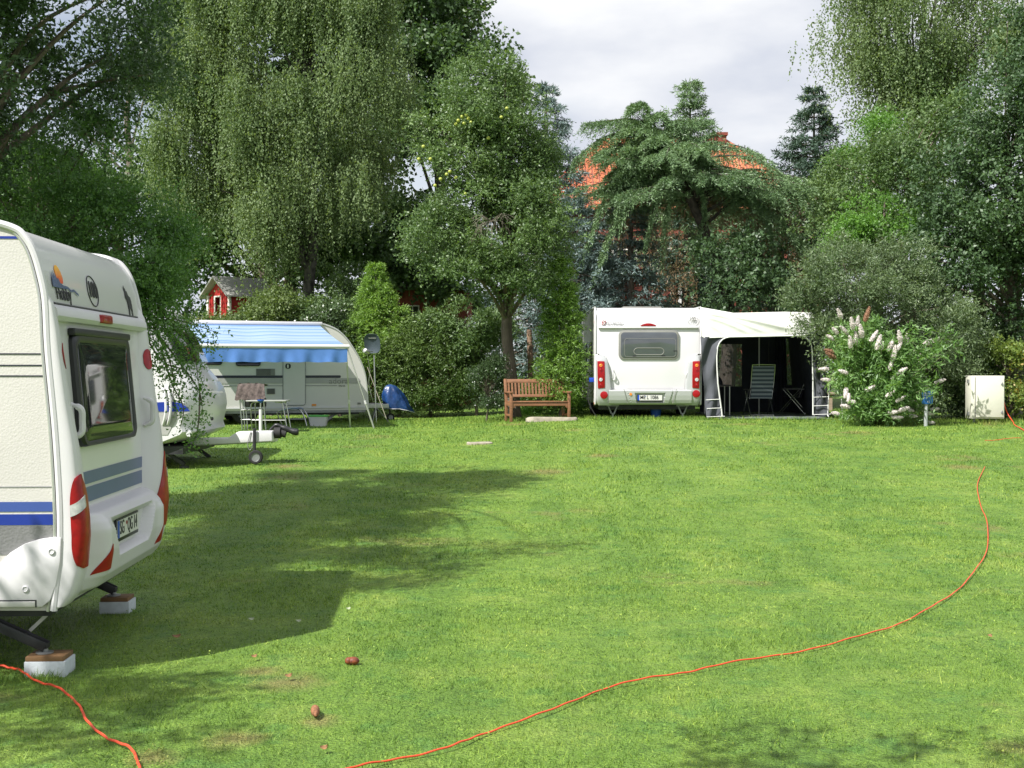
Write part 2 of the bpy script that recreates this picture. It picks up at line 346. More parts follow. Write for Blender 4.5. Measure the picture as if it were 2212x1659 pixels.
# skirt cover with its curved edge
cv = [(-2.556,0.80),(-2.60,0.80),(-2.68,0.79),(-2.76,0.765),(-2.84,0.715),(-2.90,0.655),(-2.95,0.585),(-3.0,0.47),(-3.02,0.405),(-2.665,0.405),(-2.62,0.44),(-2.585,0.53),(-2.562,0.66)]
MB().prism(cv, 'y', Y1-0.028, Y1+0.01).build('skirt_cover', WHITE2, H1, bevel=0.006)
for X, Y in ((110,1192),(54,1273)):
    p = W(X, Y, Y1-0.03); 
    MB().loft([[(p.x+r*math.cos(a*.3927), Y1-0.028-d, p.z+r*math.sin(a*.3927)) for a in range(16)] for r, d in ((0.019,0),(0.019,0.006),(0.015,0.009),(0.014,0.004))]).build('screw_cap', WHITE2, H1, smooth_=True)
MB().box((-3.01,Y1-0.036,0.408),(-2.70,Y1-0.027,0.44)).build('slot', CREAM2, H1, bevel=0.003)
MB().box((-3.01,Y1-0.031,0.440),(-2.694,Y1-0.026,0.447)).box((-2.70,Y1-0.031,0.405),(-2.694,Y1-0.026,0.440)).build('slot_shadow_gap', BLACKP, H1)
# corner columns
def colx(z): return float(np.interp(z, [0.40,0.46,0.60,0.9,1.25,1.55,1.95,2.12,2.21], [0.05,0.10,0.125,0.125,0.10,0.075,0.055,0.035,0.0]))
def colw(z): return float(np.interp(z, [0.40,1.0,1.3,1.7,2.05,2.21], [0.29,0.25,0.20,0.15,0.11,0.05]))
def colp(side, phi, z, off=0.0):
    c, s = math.cos(R(phi)), math.sin(R(phi)); e = 0.5
    x = xb(z)-0.012 + (colx(z)+0.012+off)*abs(c)**e
    w = colw(z)/2*0.72
    if s > 0: x = xb(z)-0.012 + (colx(z)+0.012+off)*abs(c)**1.8
    yl = (w+off)*math.copysign(abs(s)**e, s) if s < 0 else w*2.6*s
    base = Y1-0.015+w
    y = base + yl
    return (x, y if side > 0 else (Y1+Y2)-y, z)
for sd_ in (1, -1):
    zs = np.linspace(0.40, 2.21, 46)
    MB().loft([[colp(sd_, a, z) for a in np.linspace(-90, 90, 25)] for z in zs], close=False).build('corner_column', WHITE2, H1, smooth_=True, thick=0.004)
    def lamp(z0, z1, f, m, name, par, off):
        zz = np.linspace(z0, z1, 26); L_ = []
        for z in zz:
            t = (z-0.615)/(1.155-0.615); t = min(max(t, 0.0), 1.0)
            dd = math.sqrt(max(0.0, 1-(abs(2*t-1))**3.2)); lo = -16 - 60*dd**0.7
            hi = 60 - 66*t**1.1 if t > 0.05 else 40
            lo = min(lo, hi-3); L_.append([colp(sd_, lo+(hi-lo)*k/14, z, off) for k in range(15)])
        return MB().loft(L_, close=False).build(name, m, par, smooth_=True, thick=0.006)
    tl_ = lamp(0.615, 1.155, None, REDL, 'tail_light', H1, 0.008)
    zb = np.linspace(0.0, 1.0, 12); L_ = []
    for k in range(15):
        ph = -76+ (76-8)*k/14; L_.append([colp(sd_, ph, 0.915+0.055*k/14+0.065*q, 0.012) for q in np.linspace(0,1,5)])
    MB().loft(L_, close=False).build('clear_lens', CLEARL, tl_, smooth_=True, thick=0.004)
    p = colp(sd_, 10, 1.76, 0.004); q = colp(sd_, 40, 1.76, 0.004)
    MB().loft([[colp(sd_, ph, 1.83+0.075*zz_, 0.005) for zz_ in np.linspace(-1,1,7)*math.sqrt(max(0.02,1-((ph-22)/24)**2))] for ph in np.linspace(0,44,9)], close=False).build('side_marker', REDL, H1, smooth_=True, thick=0.004)
# bumper with the plate recess
def bfun(u, v):
    y = Y1+0.16+(Y2-Y1-0.32)*u; z = 0.41+0.50*v
    p = float(np.interp(z, [0.41,0.45,0.52,0.66,0.78,0.84,0.885,0.90,0.91], [0.03,0.12,0.165,0.175,0.165,0.15,0.11,0.05,0.0]))
    yc = (Y1+Y2)/2-0.05; hw = 0.52-0.22*max(0,(0.84-z))/0.3
    k = 1-min(1.0, max(0.0, (abs(y-yc)-hw)/0.03)); kz = min(1, max(0,(z-0.60)/0.03))*min(1, max(0,(0.85-z)/0.05))
    p -= 0.075*k*kz
    for s in (-1, 1):
        t = (y-(yc+s*0.66))/0.07; 
        if abs(t) < 1: p += 0.022*math.cos(t*math.pi/2)*min(1,max(0,(0.86-z)/.06))*min(1,max(0,(z-0.50)/.06))
    ed = min(1.0, (0.5-abs(u-0.5))*7); ed = ed*ed*(3-2*ed)
    return (xb(z)+max(p, -0.005)*(0.25+0.75*ed), y, z)
MB().grid(bfun, 110, 60).build('bumper', WHITE2, H1, smooth_=True, thick=0.004)
# underside of bumper and columns, down to the floor
MB().box((-8.4,Y1+0.1,0.33),(-2.66,Y2-0.1,0.42)).build('chassis', DARKST, H1)
yc = (Y1+Y2)/2-0.05; pz = 0.735; px_ = xb(pz)+0.115
pl = MB().box((px_-0.012, yc-0.275, pz-0.075),(px_, yc+0.275, pz+0.072)).build('number_plate', BLACKP, H1, bevel=0.004)
MB().box((px_-0.004, yc-0.26, pz-0.05),(px_+0.003, yc+0.26, pz+0.06)).build('plate_face', PLATE, pl)
MB().box((px_+0.0031, yc-0.26, pz-0.05),(px_+0.005, yc-0.215, pz+0.06)).build('plate_band', EUBLUE, pl)
text('SG', 0.125, (px_+0.004, yc-0.205, pz+0.008), (0,1,0), (0,0,1), INK, pl, 'plate_lettering', sx=0.72, bold=0.0)
text('QG', 0.125, (px_+0.004, yc-0.02, pz+0.008), (0,1,0), (0,0,1), INK, pl, 'plate_lettering', sx=0.66, bold=0.0)
text('14', 0.125, (px_+0.004, yc+0.13, pz+0.008), (0,1,0), (0,0,1), INK, pl, 'plate_lettering', sx=0.75, bold=0.0)
MB().loft([[(px_+0.005+d, yc-0.045+0.014*math.cos(a*.6283)*r, pz+z_+0.014*math.sin(a*.6283)*r) for a in range(10)] for d, r in ((0,1),(0.002,0.9)) ] if False else [[(px_+0.005, yc-0.045+0.013*math.cos(a*.6283), pz+0.03+0.013*math.sin(a*.6283)) for a in range(10)], [(px_+0.007, yc-0.045+0.012*math.cos(a*.6283), pz+0.03+0.012*math.sin(a*.6283)) for a in range(10)]]).build('plate_seal', REDL, pl)
MB().loft([[(px_-0.0, yc-0.36+0.02*math.cos(a*.3927), pz+0.0+0.028*math.sin(a*.3927)) for a in range(16)],[(px_+0.008, yc-0.36+0.018*math.cos(a*.3927), pz+0.0+0.026*math.sin(a*.3927)) for a in range(16)]]).build('socket_cap', GREYS, H1)
for s in (-1, 1):
    y0 = yc+s*0.66
    MB().grid(lambda i, j: (lambda yy, zz: (bfun((yy-Y1-.16)/(Y2-Y1-.32), (zz-.41)/.5)[0]+0.006, yy, zz))(y0-0.085*(1-j)+0.17*(1-j)*i+0.03*j, 0.535+0.03*i*(1-j)+0.17*j), 9, 14).build('reflector', REDL, H1, smooth_=True, thick=0.004)
# rear panel trim
def rp(y, z, off): return (xb(z)+off, y, z)
def rband(z0, z1, y0, y1, m, name='rear_stripe', off=0.004):
    MB().loft([[rp(y0, z, off), rp(y1, z, off)] for z in np.linspace(z0, z1, 4)], close=False).build(name, m, H1, thick=0.002)
rband(1.055, 1.13, Y1+0.2, Y2-0.2, GREYBLUE); rband(0.945, 1.035, Y1+0.2, Y2-0.2, GREYBLUE)
MB().tube([rp(Y1+0.12, 2.135, 0.006), rp(Y2-0.12, 2.135, 0.006)], 0.006, 6).build('seam_line', BLACKP, H1)
MB().loft([[(xb(z)+p, y, z) for z, p in ((2.03,0.0),(2.035,0.035),(2.06,0.052),(2.10,0.045),(2.125,0.02),(2.13,0.0))] for y in (Y1+0.03, Y1+0.5, Y2-0.5, Y2-0.03)]).build('light_beam', WHITE2, H1, smooth_=True)
yl = Y1+1.02
MB().loft([[(xb(2.08)+0.048+d, yl+0.14*k*s_, 2.078+dz*s_) for k, dz in ((-1,-0.02),(-0.9,-0.028),(0.9,-0.028),(1,-0.02),(0.92,0.022),(0.7,0.028),(-0.7,0.028),(-0.92,0.022))] for d, s_ in ((-0.01,1),(0.012,0.97),(0.018,0.8))]).build('brake_light', REDL, H1, smooth_=True)
# window
wy0, wy1, wz0, wz1 = Y1+0.36, Y2-0.50, 1.20, 1.975
def winring(in_, off, r=0.07):
    out_ = []
    for y, z in rrect(wy0+in_, wz0+in_, wy1-in_, wz1-in_*1.0, r, 6):
        lo = (1-min(1,(z-wz0)/0.35))
        out_.append((xb(z)+off+0.01*math.sin((y-wy0)/(wy1-wy0)*math.pi), y, z+ (0.11*abs((y-(wy0+wy1)/2)/(wy1-wy0)*2)**2.2*lo)))
    return out_
fr = MB().loft([winring(0,-0.01), winring(0,0.022), winring(0.015,0.038), winring(0.045,0.038), winring(0.06,0.03)], cap=False).build('window', BLACKP, H1, smooth_=True)
MB().loft([winring(0.05,0.028), winring(0.075,0.036,0.05), winring(0.2,0.040,0.03)], cap=True).build('window_pane', GLASS, fr, smooth_=True)
MB().box((xb(1.99)+0.0, wy0-0.01, 1.955),(xb(1.99)+0.05, wy1-0.02, 2.0)).build('window_hinge', BLACKP, fr, bevel=0.01)
# grab handles
for s in (1, -1):
    y0 = Y1+0.20 if s > 0 else Y2-0.22
    MB().tube(spline([(xb(1.55)+0.03,y0,1.55),(xb(1.52)+0.085,y0+0.01,1.52),(xb(1.45)+0.085,y0+0.015,1.45),(xb(1.38)+0.075,y0+0.01,1.38),(xb(1.35)+0.02,y0,1.35)],5), [0.012]*3+[0.019]*15+[0.012]*3, 8).build('grab_handle', WHITE2, H1, smooth_=True)
# writing
ox = xb(2.2)+0.006
sl = Vector((-0.03/0.16, 0, 1)).normalized()
def rlog(y, z, off=0.005): return Vector((xb(z)+off, y, z))
text('Hobby', 0.125, rlog(Y1+0.19, 2.20, 0.006), (0,1,0), sl, INK, H1, 'brand_lettering', sx=0.85, bold=0.0)
text('100', 0.15, rlog(Y1+0.98, 2.262, 0.006), (0,1,0), sl, INK, H1, 'speed_lettering', align='CENTER', sx=0.85, bold=0.0015)
ringv = []
MB().tube([rlog(Y1+0.98+0.112*math.cos(a), 2.258+0.098*math.sin(a), 0.004) for a in np.linspace(0, 2*math.pi, 37)], 0.0035, 5).build('speed_badge_ring', INK, H1)
SUNM = bpy.data.materials.new('sunset badge'); SUNM.use_nodes = True
_n = SUNM.node_tree; _t = _n.nodes.new('ShaderNodeTexCoord'); _s = _n.nodes.new('ShaderNodeSeparateXYZ'); _r = _n.nodes.new('ShaderNodeValToRGB')
_n.links.new(_t.outputs['Generated'], _s.inputs[0]); _n.links.new(_s.outputs['Z'], _r.inputs['Fac']); _n.links.new(_r.outputs[0], _n.nodes['Principled BSDF'].inputs['Base Color'])
_r.color_ramp.elements[0].color = (0.75,0.09,0.02,1); _r.color_ramp.elements[0].position = 0.15; _r.color_ramp.elements[1].color = (0.9,0.45,0.03,1); _r.color_ramp.elements[1].position = 0.85
MB().loft([[rlog(Y1+0.31+0.06*math.cos(a), 2.30+0.07*math.sin(a), o_) for a in np.linspace(R(-32), R(212), 18)] for o_ in (0.003, 0.006)]).build('sun_badge', SUNM, H1)
rg = random.Random(4)
topl = [(0.02,.0),(0.04,.06),(0.055,.02),(0.07,.07),(0.085,.03),(0.10,.055),(0.12,.02),(0.14,.03),(0.17,.0),(0.22,-.01),(0.30,-.012),(0.36,-.03),(0.42,-.02),(0.50,-.045)]
MB().loft([[rlog(Y1+0.13+a, 2.262+b, 0.008), rlog(Y1+0.13+a, 2.262+min(b-0.012, -0.03+0.0*a if a < .25 else b-0.014), 0.008)] for a, b in topl], close=False).build('hills_badge', GREYBLUE, H1, thick=0.001)
# moose silhouette
ms = [(-.05,.10),(-.035,.115),(-.03,.095),(-.02,.10),(-.015,.08),(.0,.085),(.012,.06),(.03,.055),(.05,.05),(.06,.03),(.06,.0),(.056,-.03),(.064,-.09),(.055,-.09),(.045,-.035),(.04,-.02),(.05,-.09),(.04,-.09),(.03,-.02),(.0,-.015),(-.005,-.09),(-.014,-.09),(-.013,-.02),(-.025,-.085),(-.034,-.085),(-.024,-.01),(-.028,.03),(-.045,.035),(-.055,.05),(-.05,.07)]
MB().add([rlog(Y1+1.86+a*1.25, 2.21+b*1.25, 0.006) for a, b in ms], [tuple(range(len(ms)))]).build('moose_sticker', INK, H1, thick=0.001)
# corner steadies
for nm, yy, xe, ye in (('steady', Y1+0.20, -2.68, Y1+0.10), ('steady', Y2-0.2, -2.78, Y2-0.2)):
    x0 = xe-0.46
    top_ = Vector((x0, ye, 0.37)); bot = Vector((xe, ye, 0.155)); d = (bot-top_); s = Vector((0,0.03,0))
    mb = MB(); mb.bar(top_+s, bot+s, 0.008, 0.055); mb.bar(top_-s, bot-s, 0.008, 0.055)
    for t in (0.02, 0.35, 0.7, 0.97): mb.bar(top_+d*t-s, top_+d*t+s, 0.05, 0.03)
    st = mb.build(nm, DARKST, H1, bevel=0.002)
    MB().loft([[(bot.x-0.01+r*math.cos(a*.5236), ye+r*math.sin(a*.5236), z) for a in range(12)] for z, r in ((0.118,0.05),(0.125,0.05),(0.13,0.02),(0.16,0.018))]).build('steady_foot', GALV, st, smooth_=True)
MB().bar((-2.62,Y1+0.18,0.40),(-2.80,Y1+0.18,0.23),0.01,0.02).build('brace', CREAM2, H1)
wheel(H1, (-5.6,Y1+0.16,0.32), 0.32, 0.19); wheel(H1, (-5.6,Y2-0.16,0.32), 0.32, 0.19)
side = MB().prism(rrect(-4.9,1.25,-3.8,1.85,0.08), 'y', Y1-0.03, Y1+0.01).build('side_window', GLASS, H1, bevel=0.008)
BLK = []
POLY = mat('painted foam block', (0.55,0.60,0.62), 0.8, var=0.08, scale=20, bump=0.5, bscale=120, bdist=0.004)
PLYW = mat('weathered plywood', (0.20,0.11,0.045), 0.75, var=0.25, scale=5, stretch=(1,8,1), bump=0.3, bscale=60, bdist=0.003)
for (xe, ye, lab, rot, sx_) in ((-2.66, Y1+0.10, 'pale blue block with plywood top under the nearest caravan corner steady', 0.06, 0.115), (-2.76, Y2-0.2, 'pale blue block with plywood top under the far rear steady', -0.05, 0.105)):
    t = thing('support_block', (xe, ye, 0), lab, 'block', 'blocks under the close caravan', rot)
    MB().box((xe-sx_,ye-0.10,-0.01),(xe+sx_,ye+0.10,0.088)).build('foam_block', POLY, t, bevel=0.004)
    BLK.append(t); MB().box((xe-sx_+0.006,ye-0.095,0.089),(xe+sx_-0.01,ye+0.09,0.116)).build('plywood_top', PLYW, t, bevel=0.002)

# the close caravan stands turned by four degrees
CC = Vector((-2.56, 7.1, 0))
for o_ in [H1]+BLK:
    o_.location = CC + Matrix.Rotation(R(2.8), 3, 'Z') @ (o_.location-CC); o_.rotation_euler.z += R(2.8)
# ------------------------------------------------------------------ caravan behind it, tow bar pointing right
D2 = 18.7; 
def P2(X, Y, d=19.5): p = W(X, Y, d); return (p.x, p.z)
gz = float(g(-4.5, 19.5))
H2 = thing('caravan', (-7.6, 19.8, gz), 'white caravan half hidden by branches with its tow bar pointing right', 'caravan')
nose = [P2(372,962),P2(440,951),P2(480,934),P2(485,928),P2(481,915),P2(486,893),P2(489,875),P2(487,856),P2(482,838),P2(468,818),P2(453,800),P2(434,772),P2(409,703),P2(398,682),P2(385,668),P2(365,660)]
back = [(-9.6, nose[-1][1]+0.03), (-10.0, nose[-1][1]-0.25), (-10.3, 1.6), (-10.3, nose[0][1]+0.02)]
yy0, yy1 = D2, D2+2.2; nose = [((xx_*1.0)/19.5*20.5, zz_) for xx_, zz_ in nose]; pf = nose+back
def nosep(y):
    k = max(0.0, 1-(min(y-yy0, yy1-y))/0.35); return [((x-0.22*k*k if x > -6.0 else x), z) for x, z in pf]
MB().loft([[(x, y, z) for x, z in nosep(y)] for y in (yy0, yy0+0.06, yy0+0.15, yy0+0.35, yy1-0.35, yy1-0.15, yy1)]).build('body', WHITE, H2, smooth_=True)
fp = [P2(400,712),P2(452,806)]
# front window, dark, on the slope
(xa, za), (xc, zc) = P2(412,720), P2(441,786); xa *= 20.5/19.5; xc *= 20.5/19.5
dn = Vector((zc-za, 0, -(xc-xa))).normalized()*-1
f2 = MB().loft([[(xa+(xc-xa)*t+dn.x*o_+0.012, y, za+(zc-za)*t+dn.z*o_+0.01) for t, y in ((0,yy0+0.3),(0,yy1-0.3),(1,yy1-0.3),(1,yy0+0.3))] for o_ in (0.0, 0.04)]).build('front_window', GLASS, H2, bevel=0.01)
ys = yy0-0.004
def flat2(pts, m, name, th=0.004): 
    return MB().add([(p[0], ys, p[1]) for p in [P2(X, Y, D2) for X, Y in pts]], [tuple(range(len(pts)))]).build(name, m, H2, thick=th)
flat2([(330,870),(375,868),(392,872),(404,880),(411,889),(330,890)], BLUE, 'blue_swoosh')
flat2([(330,892),(412,891),(395,897),(382,906),(370,925),(362,940),(330,940)], LGREY, 'grey_swoosh')
flat2([(385,848),(395,846.5),(482,846.5),(482,848),(395,848)], LGREY, 'seam')
for X, Y, r, m in ((458,905,0.028,BLACKP),(408,937,0.05,WHITE2)):
    x, z = P2(X, Y, D2); MB().loft([[(x+r*.8*math.cos(a*.3927), D2-o_, z+r*math.sin(a*.3927)) for a in range(16)] for o_ in (-0.01,0.012)]).build('lock', m, H2)
for X in (352, 362):
    pts = [W(X+dx, Y, D2-o_) for dx, Y, o_ in ((0,838,0),(3,848,0.04),(6,870,0.06),(6,890,0.06),(3,908,0.04),(0,918,0))]
    MB().tube(spline(pts,5), 0.022, 8).build('grab_handle', WHITE2, H2, smooth_=True)
yc2 = (yy0+yy1)/2; 
# tow bar cover: stepped white moulding
tb = [P2(410,963,yc2-.1),P2(412,946,yc2-.1),P2(498,945,yc2-.1),P2(512,936,yc2-.1),P2(520,932,yc2-.1),P2(593,930,yc2-.1),P2(594,953,yc2-.1)]
MB().prism(tb, 'y', yc2-0.30, yc2-0.06).build('tow_bar_cover', WHITE2, H2, bevel=0.02, seg=3)
MB().prism([(a, b-0.02) for a, b in tb], 'y', yc2-0.055, yc2+0.18).build('tow_bar_cover', WHITE2, H2, bevel=0.02)
hx, hz = P2(596,938,yc2-.1)
MB().tube([(hx-0.02,yc2-.12,hz+0.02),(hx+0.08,yc2-.12,hz+0.02)], 0.09, 14).tube([(hx+0.08,yc2-.12,hz+0.02),(hx+0.16,yc2-.12,hz)], 0.06, 12).build('gaiter', RUBBER, H2, smooth_=True)
MB().tube(spline([(hx-0.12,yc2-.12,hz+0.03),(hx,yc2-.12,hz+0.14),(hx+0.12,yc2-.12,hz+0.10),(hx+0.28,yc2-.12,hz+0.04),(hx+0.36,yc2-.12,hz+0.03)],4), [0.02]*4+[0.03]*4+[0.045]*4+[0.055]*4+[0.04], 10).build('hitch_handle', BLACKP, H2, smooth_=True)
jx = P2(556,960,yc2-.1)[0]
gj = float(g(jx, yc2))
MB().tube([(jx,yc2-0.33,0.62+gz-0.25+0.2),(jx,yc2-0.33,gj+0.2)],0.025,10).build('jockey_post', DARKST, H2, smooth_=True)
wheel(H2, (jx+0.02, yc2-0.33, gj+0.11), 0.11, 0.07)
MB().box((-9.9,yy0+0.1,nose[0][1]-0.10),(P2(372,962)[0]+0.35,yy1-0.1,nose[0][1]+0.02)).build('chassis', DARKST, H2)
for yy in (yy0+0.3, yy1-0.3):
    xx = -4.98; MB().bar((xx-0.35,yy-0.03,nose[0][1]-0.02),(xx,yy-0.03,gz+0.04),0.008,0.05).bar((xx-0.35,yy+0.03,nose[0][1]-0.02),(xx,yy+0.03,gz+0.04),0.008,0.05).box((xx-0.06,yy-0.05,gz-0.01),(xx+0.06,yy+0.05,gz+0.02)).build('steady', DARKST, H2)
wheel(H2, (-7.9,yy0+0.15,float(g(-7.9,19))+0.32), 0.32, 0.18); wheel(H2, (-7.9,yy1-0.15,float(g(-7.9,20))+0.32), 0.32, 0.18)
# hanging breakaway cables
MB().tube(spline([(hx-0.35,yc2-.31,hz+0.05),(hx-0.4,yc2-.32,hz-0.15),(hx-0.36,yc2-.32,hz-0.24),(hx-0.3,yc2-.31,hz-0.1)],6),0.006,5).build('cable', GREYS, H2)

# ------------------------------------------------------------------ caravan with the blue canopy
TH = R(20); P0 = Vector((-3.455, 30.0, 0.50)); MA = Matrix.Translation(P0) @ Matrix.Rotation(TH, 4, 'Z')
def uX(X, v=0.0):
    k = (X-1106)/2700; c, s = math.cos(TH), math.sin(TH)
    return (k*(P0.y+c*v) - (P0.x - s*v))/(c - k*s)
def wY(Y, u, v=0.0): y = P0.y + math.sin(TH)*u + math.cos(TH)*v; return CAMZ+(803-Y)/2700*y - P0.z
def A(u, v, w): return MA @ Vector((u, v, w))
AD = thing('caravan', A(-2.4, 1.1, 0), 'cream caravan with rounded end and grey stripes under a blue canopy', 'caravan')
op = [(794.8,886),(794.6,867),(791.5,826),(786,799),(776,774),(761,749),(747,730),(728,713),(705,703),(687,700)]
ap = [(uX(X), wY(Y, uX(X))) for X, Y in op]
ap += [(-1.9, ap[-1][1]+0.02), (-5.0, ap[-1][1]+0.02), (-5.35, 2.25), (-5.5, 1.5), (-5.45, 0.33)]
mb = MB(); mb.M = MA; mb.prism(ap, 'y', 0.01, 2.19); mb.build('body', WHITE2, AD, smooth_=True)
mb = MB(); mb.M = MA; mb.prism([(a*0.985-0.012, b-0.012 if b > 1.0 else b) for a, b in ap], 'y', -0.004, 0.02); mb.build('side_panel', CREAM2, AD)
for v in (0.0, 2.2):
    mb = MB(); mb.M = MA; mb.tube(spline([(a, v, b) for a, b in ap[:13]], 3), 0.022, 7); mb.build('edge_rail', WHITE2 if v else ALU, AD, smooth_=True)
def adr(X0, Y0, X1, Y1_, m, name, v=-0.007, th=0.006, r=0.0, par=None, bevel=0.0):
    u0, u1 = uX(X0), uX(X1); w0, w1 = wY(Y1_, (u0+u1)/2), wY(Y0, (u0+u1)/2); mb = MB(); mb.M = MA
    mb.prism(rrect(u0,w0,u1,w1,r) if r else [(u0,w0),(u1,w0),(u1,w1),(u0,w1)], 'y', v-th, v); return mb.build(name, m, par or AD, bevel=bevel)
adr(380,811.5,736,817, NAVY, 'stripe', r=0.02); adr(380,817.5,777,829, LGREY, 'stripe', r=0.05); adr(380,833.4,728,834.6, GREYS, 'stripe')
w_ = adr(509,760,563,791.5, BLACKP, 'window', th=0.03, r=0.06, bevel=0.008); adr(511,762,561,789.5, GLASS, 'window_pane', v=-0.036, th=0.004, r=0.05, par=w_)
w_ = adr(420,745,480,789, BLACKP, 'window', th=0.03, r=0.06, bevel=0.008); adr(422,747,478,787, GLASS, 'window_pane', v=-0.036, th=0.004, r=0.05, par=w_)
GREYV = mat('grey vent plastic', (0.22,0.22,0.20), 0.6)
for (a, b, c, d) in ((553,797,594,811.5),(576,839.5,594,852)):
    v_ = adr(a,b,c,d, GREYV, 'vent', th=0.012, r=0.01)
    for k in range(5): adr(a+1.5, b+1.5+(d-b-2)*k/5, c-1.5-(8 if c-a > 30 else 0), b+2.6+(d-b-2)*k/5, BLACKP, 'slot', v=-0.019, th=0.003, par=v_)
dr = adr(612,730,658.5,875, CREAM2, 'door', th=0.012, r=0.05)
u0, u1 = uX(611.2), uX(659.3); 
mb = MB(); mb.M = MA; mb.tube([(a, -0.018, b) for a, b in (lambda q: q+q[:1])(rrect(u0, wY(876,-1.9), u1, wY(728,-1.9), 0.06))], 0.009, 6); mb.build('door_frame', GALV, dr)
h_ = adr(616,786,628,797, BLACKP, 'door_handle', v=-0.02, th=0.01, r=0.05, par=dr); adr(620,788,623,795, ALU, 'door_catch', v=-0.031, th=0.004, par=dr)
adr(673,873,683,877.5, ORANGEL, 'side_marker', th=0.014, r=0.02); adr(772,870,779,874, GREYV, 'socket', th=0.01)
adr(400,880,794,883, WHITE2, 'skirt', v=-0.006, th=0.02); adr(400,884,790,893, GALV, 'sill', v=0.03, th=0.02)
text('adora', 0.19, A(uX(710), -0.016, wY(824, -1.0)), (math.cos(TH), math.sin(TH), 0), (0,0,1), GREYV, AD, 'lettering', sx=1.08)
text('502 UL', 0.055, A(uX(731), -0.016, wY(834, -0.9)), (math.cos(TH), math.sin(TH), 0), (0,0,1), INK, AD, 'lettering')
mb = MB(); mb.M = MA; mb.box((-5.3,0.1,0.22),(-0.2,2.1,0.34)); mb.build('chassis', DARKST, AD)
wheel(AD, (-2.9,0.18,0.31), 0.31, 0.18, MA); wheel(AD, (-2.9,2.0,0.31), 0.31, 0.18, MA)
for u in (-1.0, -4.9):
    mb = MB(); mb.M = MA; mb.bar((u+0.35,0.25,0.3),(u-0.05,0.25,0.0),0.012,0.06).bar((u+0.35,0.33,0.3),(u-0.05,0.33,0.0),0.012,0.06); mb.build('steady', GALV, AD)
mb = MB(); mb.M = MA; mb.bar((-0.1,0.35,0.40),(1.15,1.1,0.38),0.06,0.10).bar((-0.1,1.85,0.40),(1.15,1.1,0.38),0.06,0.10).bar((0.5,0.8,0.36),(0.5,1.4,0.36),0.05,0.05); mb.build('tow_bar', WHITE2, AD, bevel=0.01)
mb = MB(); mb.M = MA; mb.box((-3.9,0.5,ap[9][1]+0.02),(-2.7,1.6,ap[9][1]+0.07)); mb.build('roof_hatch', WHITE2, AD, bevel=0.02)
mb = MB(); mb.M = MA; mb.tube([(0.78,0.95,0.60),(0.78,0.95,0.16)], 0.024, 8); mb.build('jockey_post', DARKST, AD)
wheel(AD, (0.80,0.95,0.10), 0.10, 0.07, MA)
# cover over the hitch
BTARP = mat('blue tarpaulin', (0.012,0.05,0.17), 0.32, var=0.25, scale=6, bump=0.7, bscale=7, bdist=0.03)
rngc = np.random.default_rng(5); hc = thing('hitch_cover', A(1.0,1.0,0.3), 'crumpled dark blue cover tied over the tow hitch', 'cover')
def hcf(i, j):
    a = 2*math.pi*i; t = j; w = 0.30+t*0.62; cu = 0.93-0.18*(t-.3); ru = 0.30*max(0,1-t**2.2)**0.5+0.02; rv = 0.22*(1-t**2)**0.5+0.03
    if math.cos(a) > 0: ru *= 1.0+0.35*(1-t)**2
    k = 1+0.08*math.sin(5*a+3*t)+0.05*math.sin(9*a-6*t)
    return A(cu+ru*k*math.cos(a), 1.0+rv*k*math.sin(a), w-0.10*max(0,math.cos(a))*(1-t))
MB().grid(hcf, 41, 22).build('fabric', BTARP, hc, smooth_=True, thick=0.004)
MB().tube([hcf(i/60, 0.02) for i in range(61)], 0.008, 5).build('hem', WHITE2, hc)

# blue canopy
CAN = bpy.data.materials.new('striped canopy cloth'); CAN.use_nodes = True; _n = CAN.node_tree; _b = _n.nodes['Principled BSDF']; _b.inputs['Roughness'].default_value = 0.7
_t = _n.nodes.new('ShaderNodeAttribute'); _t.attribute_name = 'across'; _r = _n.nodes.new('ShaderNodeValToRGB'); e = _r.color_ramp; e.interpolation = 'LINEAR'
lb = (0.27,0.39,0.60,1); mb_ = (0.15,0.28,0.58,1); db = (0.09,0.21,0.54,1); wb = (0.36,0.46,0.60,1)
stops = [(0.0,mb_),(0.05,mb_),(0.10,lb),(0.16,wb),(0.17,mb_),(0.19,mb_),(0.20,lb),(0.27,wb),(0.29,lb),(0.30,mb_),(0.33,lb),(0.44,wb),(0.455,db),(0.48,lb),(0.58,wb),(0.60,mb_),(0.62,wb),(0.73,lb),(0.74,wb),(0.755,db),(0.78,mb_),(0.80,wb),(0.83,mb_),(0.86,lb),(0.875,db),(0.92,db),(0.96,mb_)]
while len(e.elements) < len(stops): e.elements.new(0.5)
for k, (p_, c_) in enumerate(sorted(stops)): e.elements[k].position = p_; e.elements[k].color = c_
_n.links.new(_t.outputs['Fac'], _r.inputs['Fac']); _n.links.new(_r.outputs[0], _b.inputs['Base Color'])
_tr = _n.nodes.new('ShaderNodeBsdfTranslucent'); _n.links.new(_r.outputs[0], _tr.inputs['Color']); _m = _n.nodes.new('ShaderNodeMixShader'); _m.inputs['Fac'].default_value = 0.25
_n.links.new(_b.outputs[0], _m.inputs[1]); _n.links.new(_tr.outputs[0], _m.inputs[2]); _n.links.new(_m.outputs[0], _n.nodes['Material Output'].inputs['Surface'])
VALM = mat('blue valance cloth', (0.085,0.21,0.54), 0.75, var=0.1, scale=4, col2=(0.07,0.18,0.45))
CP = thing('canopy', A(-2.8,-1.3,0), 'blue and white striped roll-out canopy with a blue valance on poles', 'canopy')
VF = -2.6; uR, uL = uX(690), uX(405); uR2, uL2 = uX(750, VF), uX(392, VF); wT = ap[9][1]-0.03; wF = wY(748, (uR2+uL2)/2, VF)
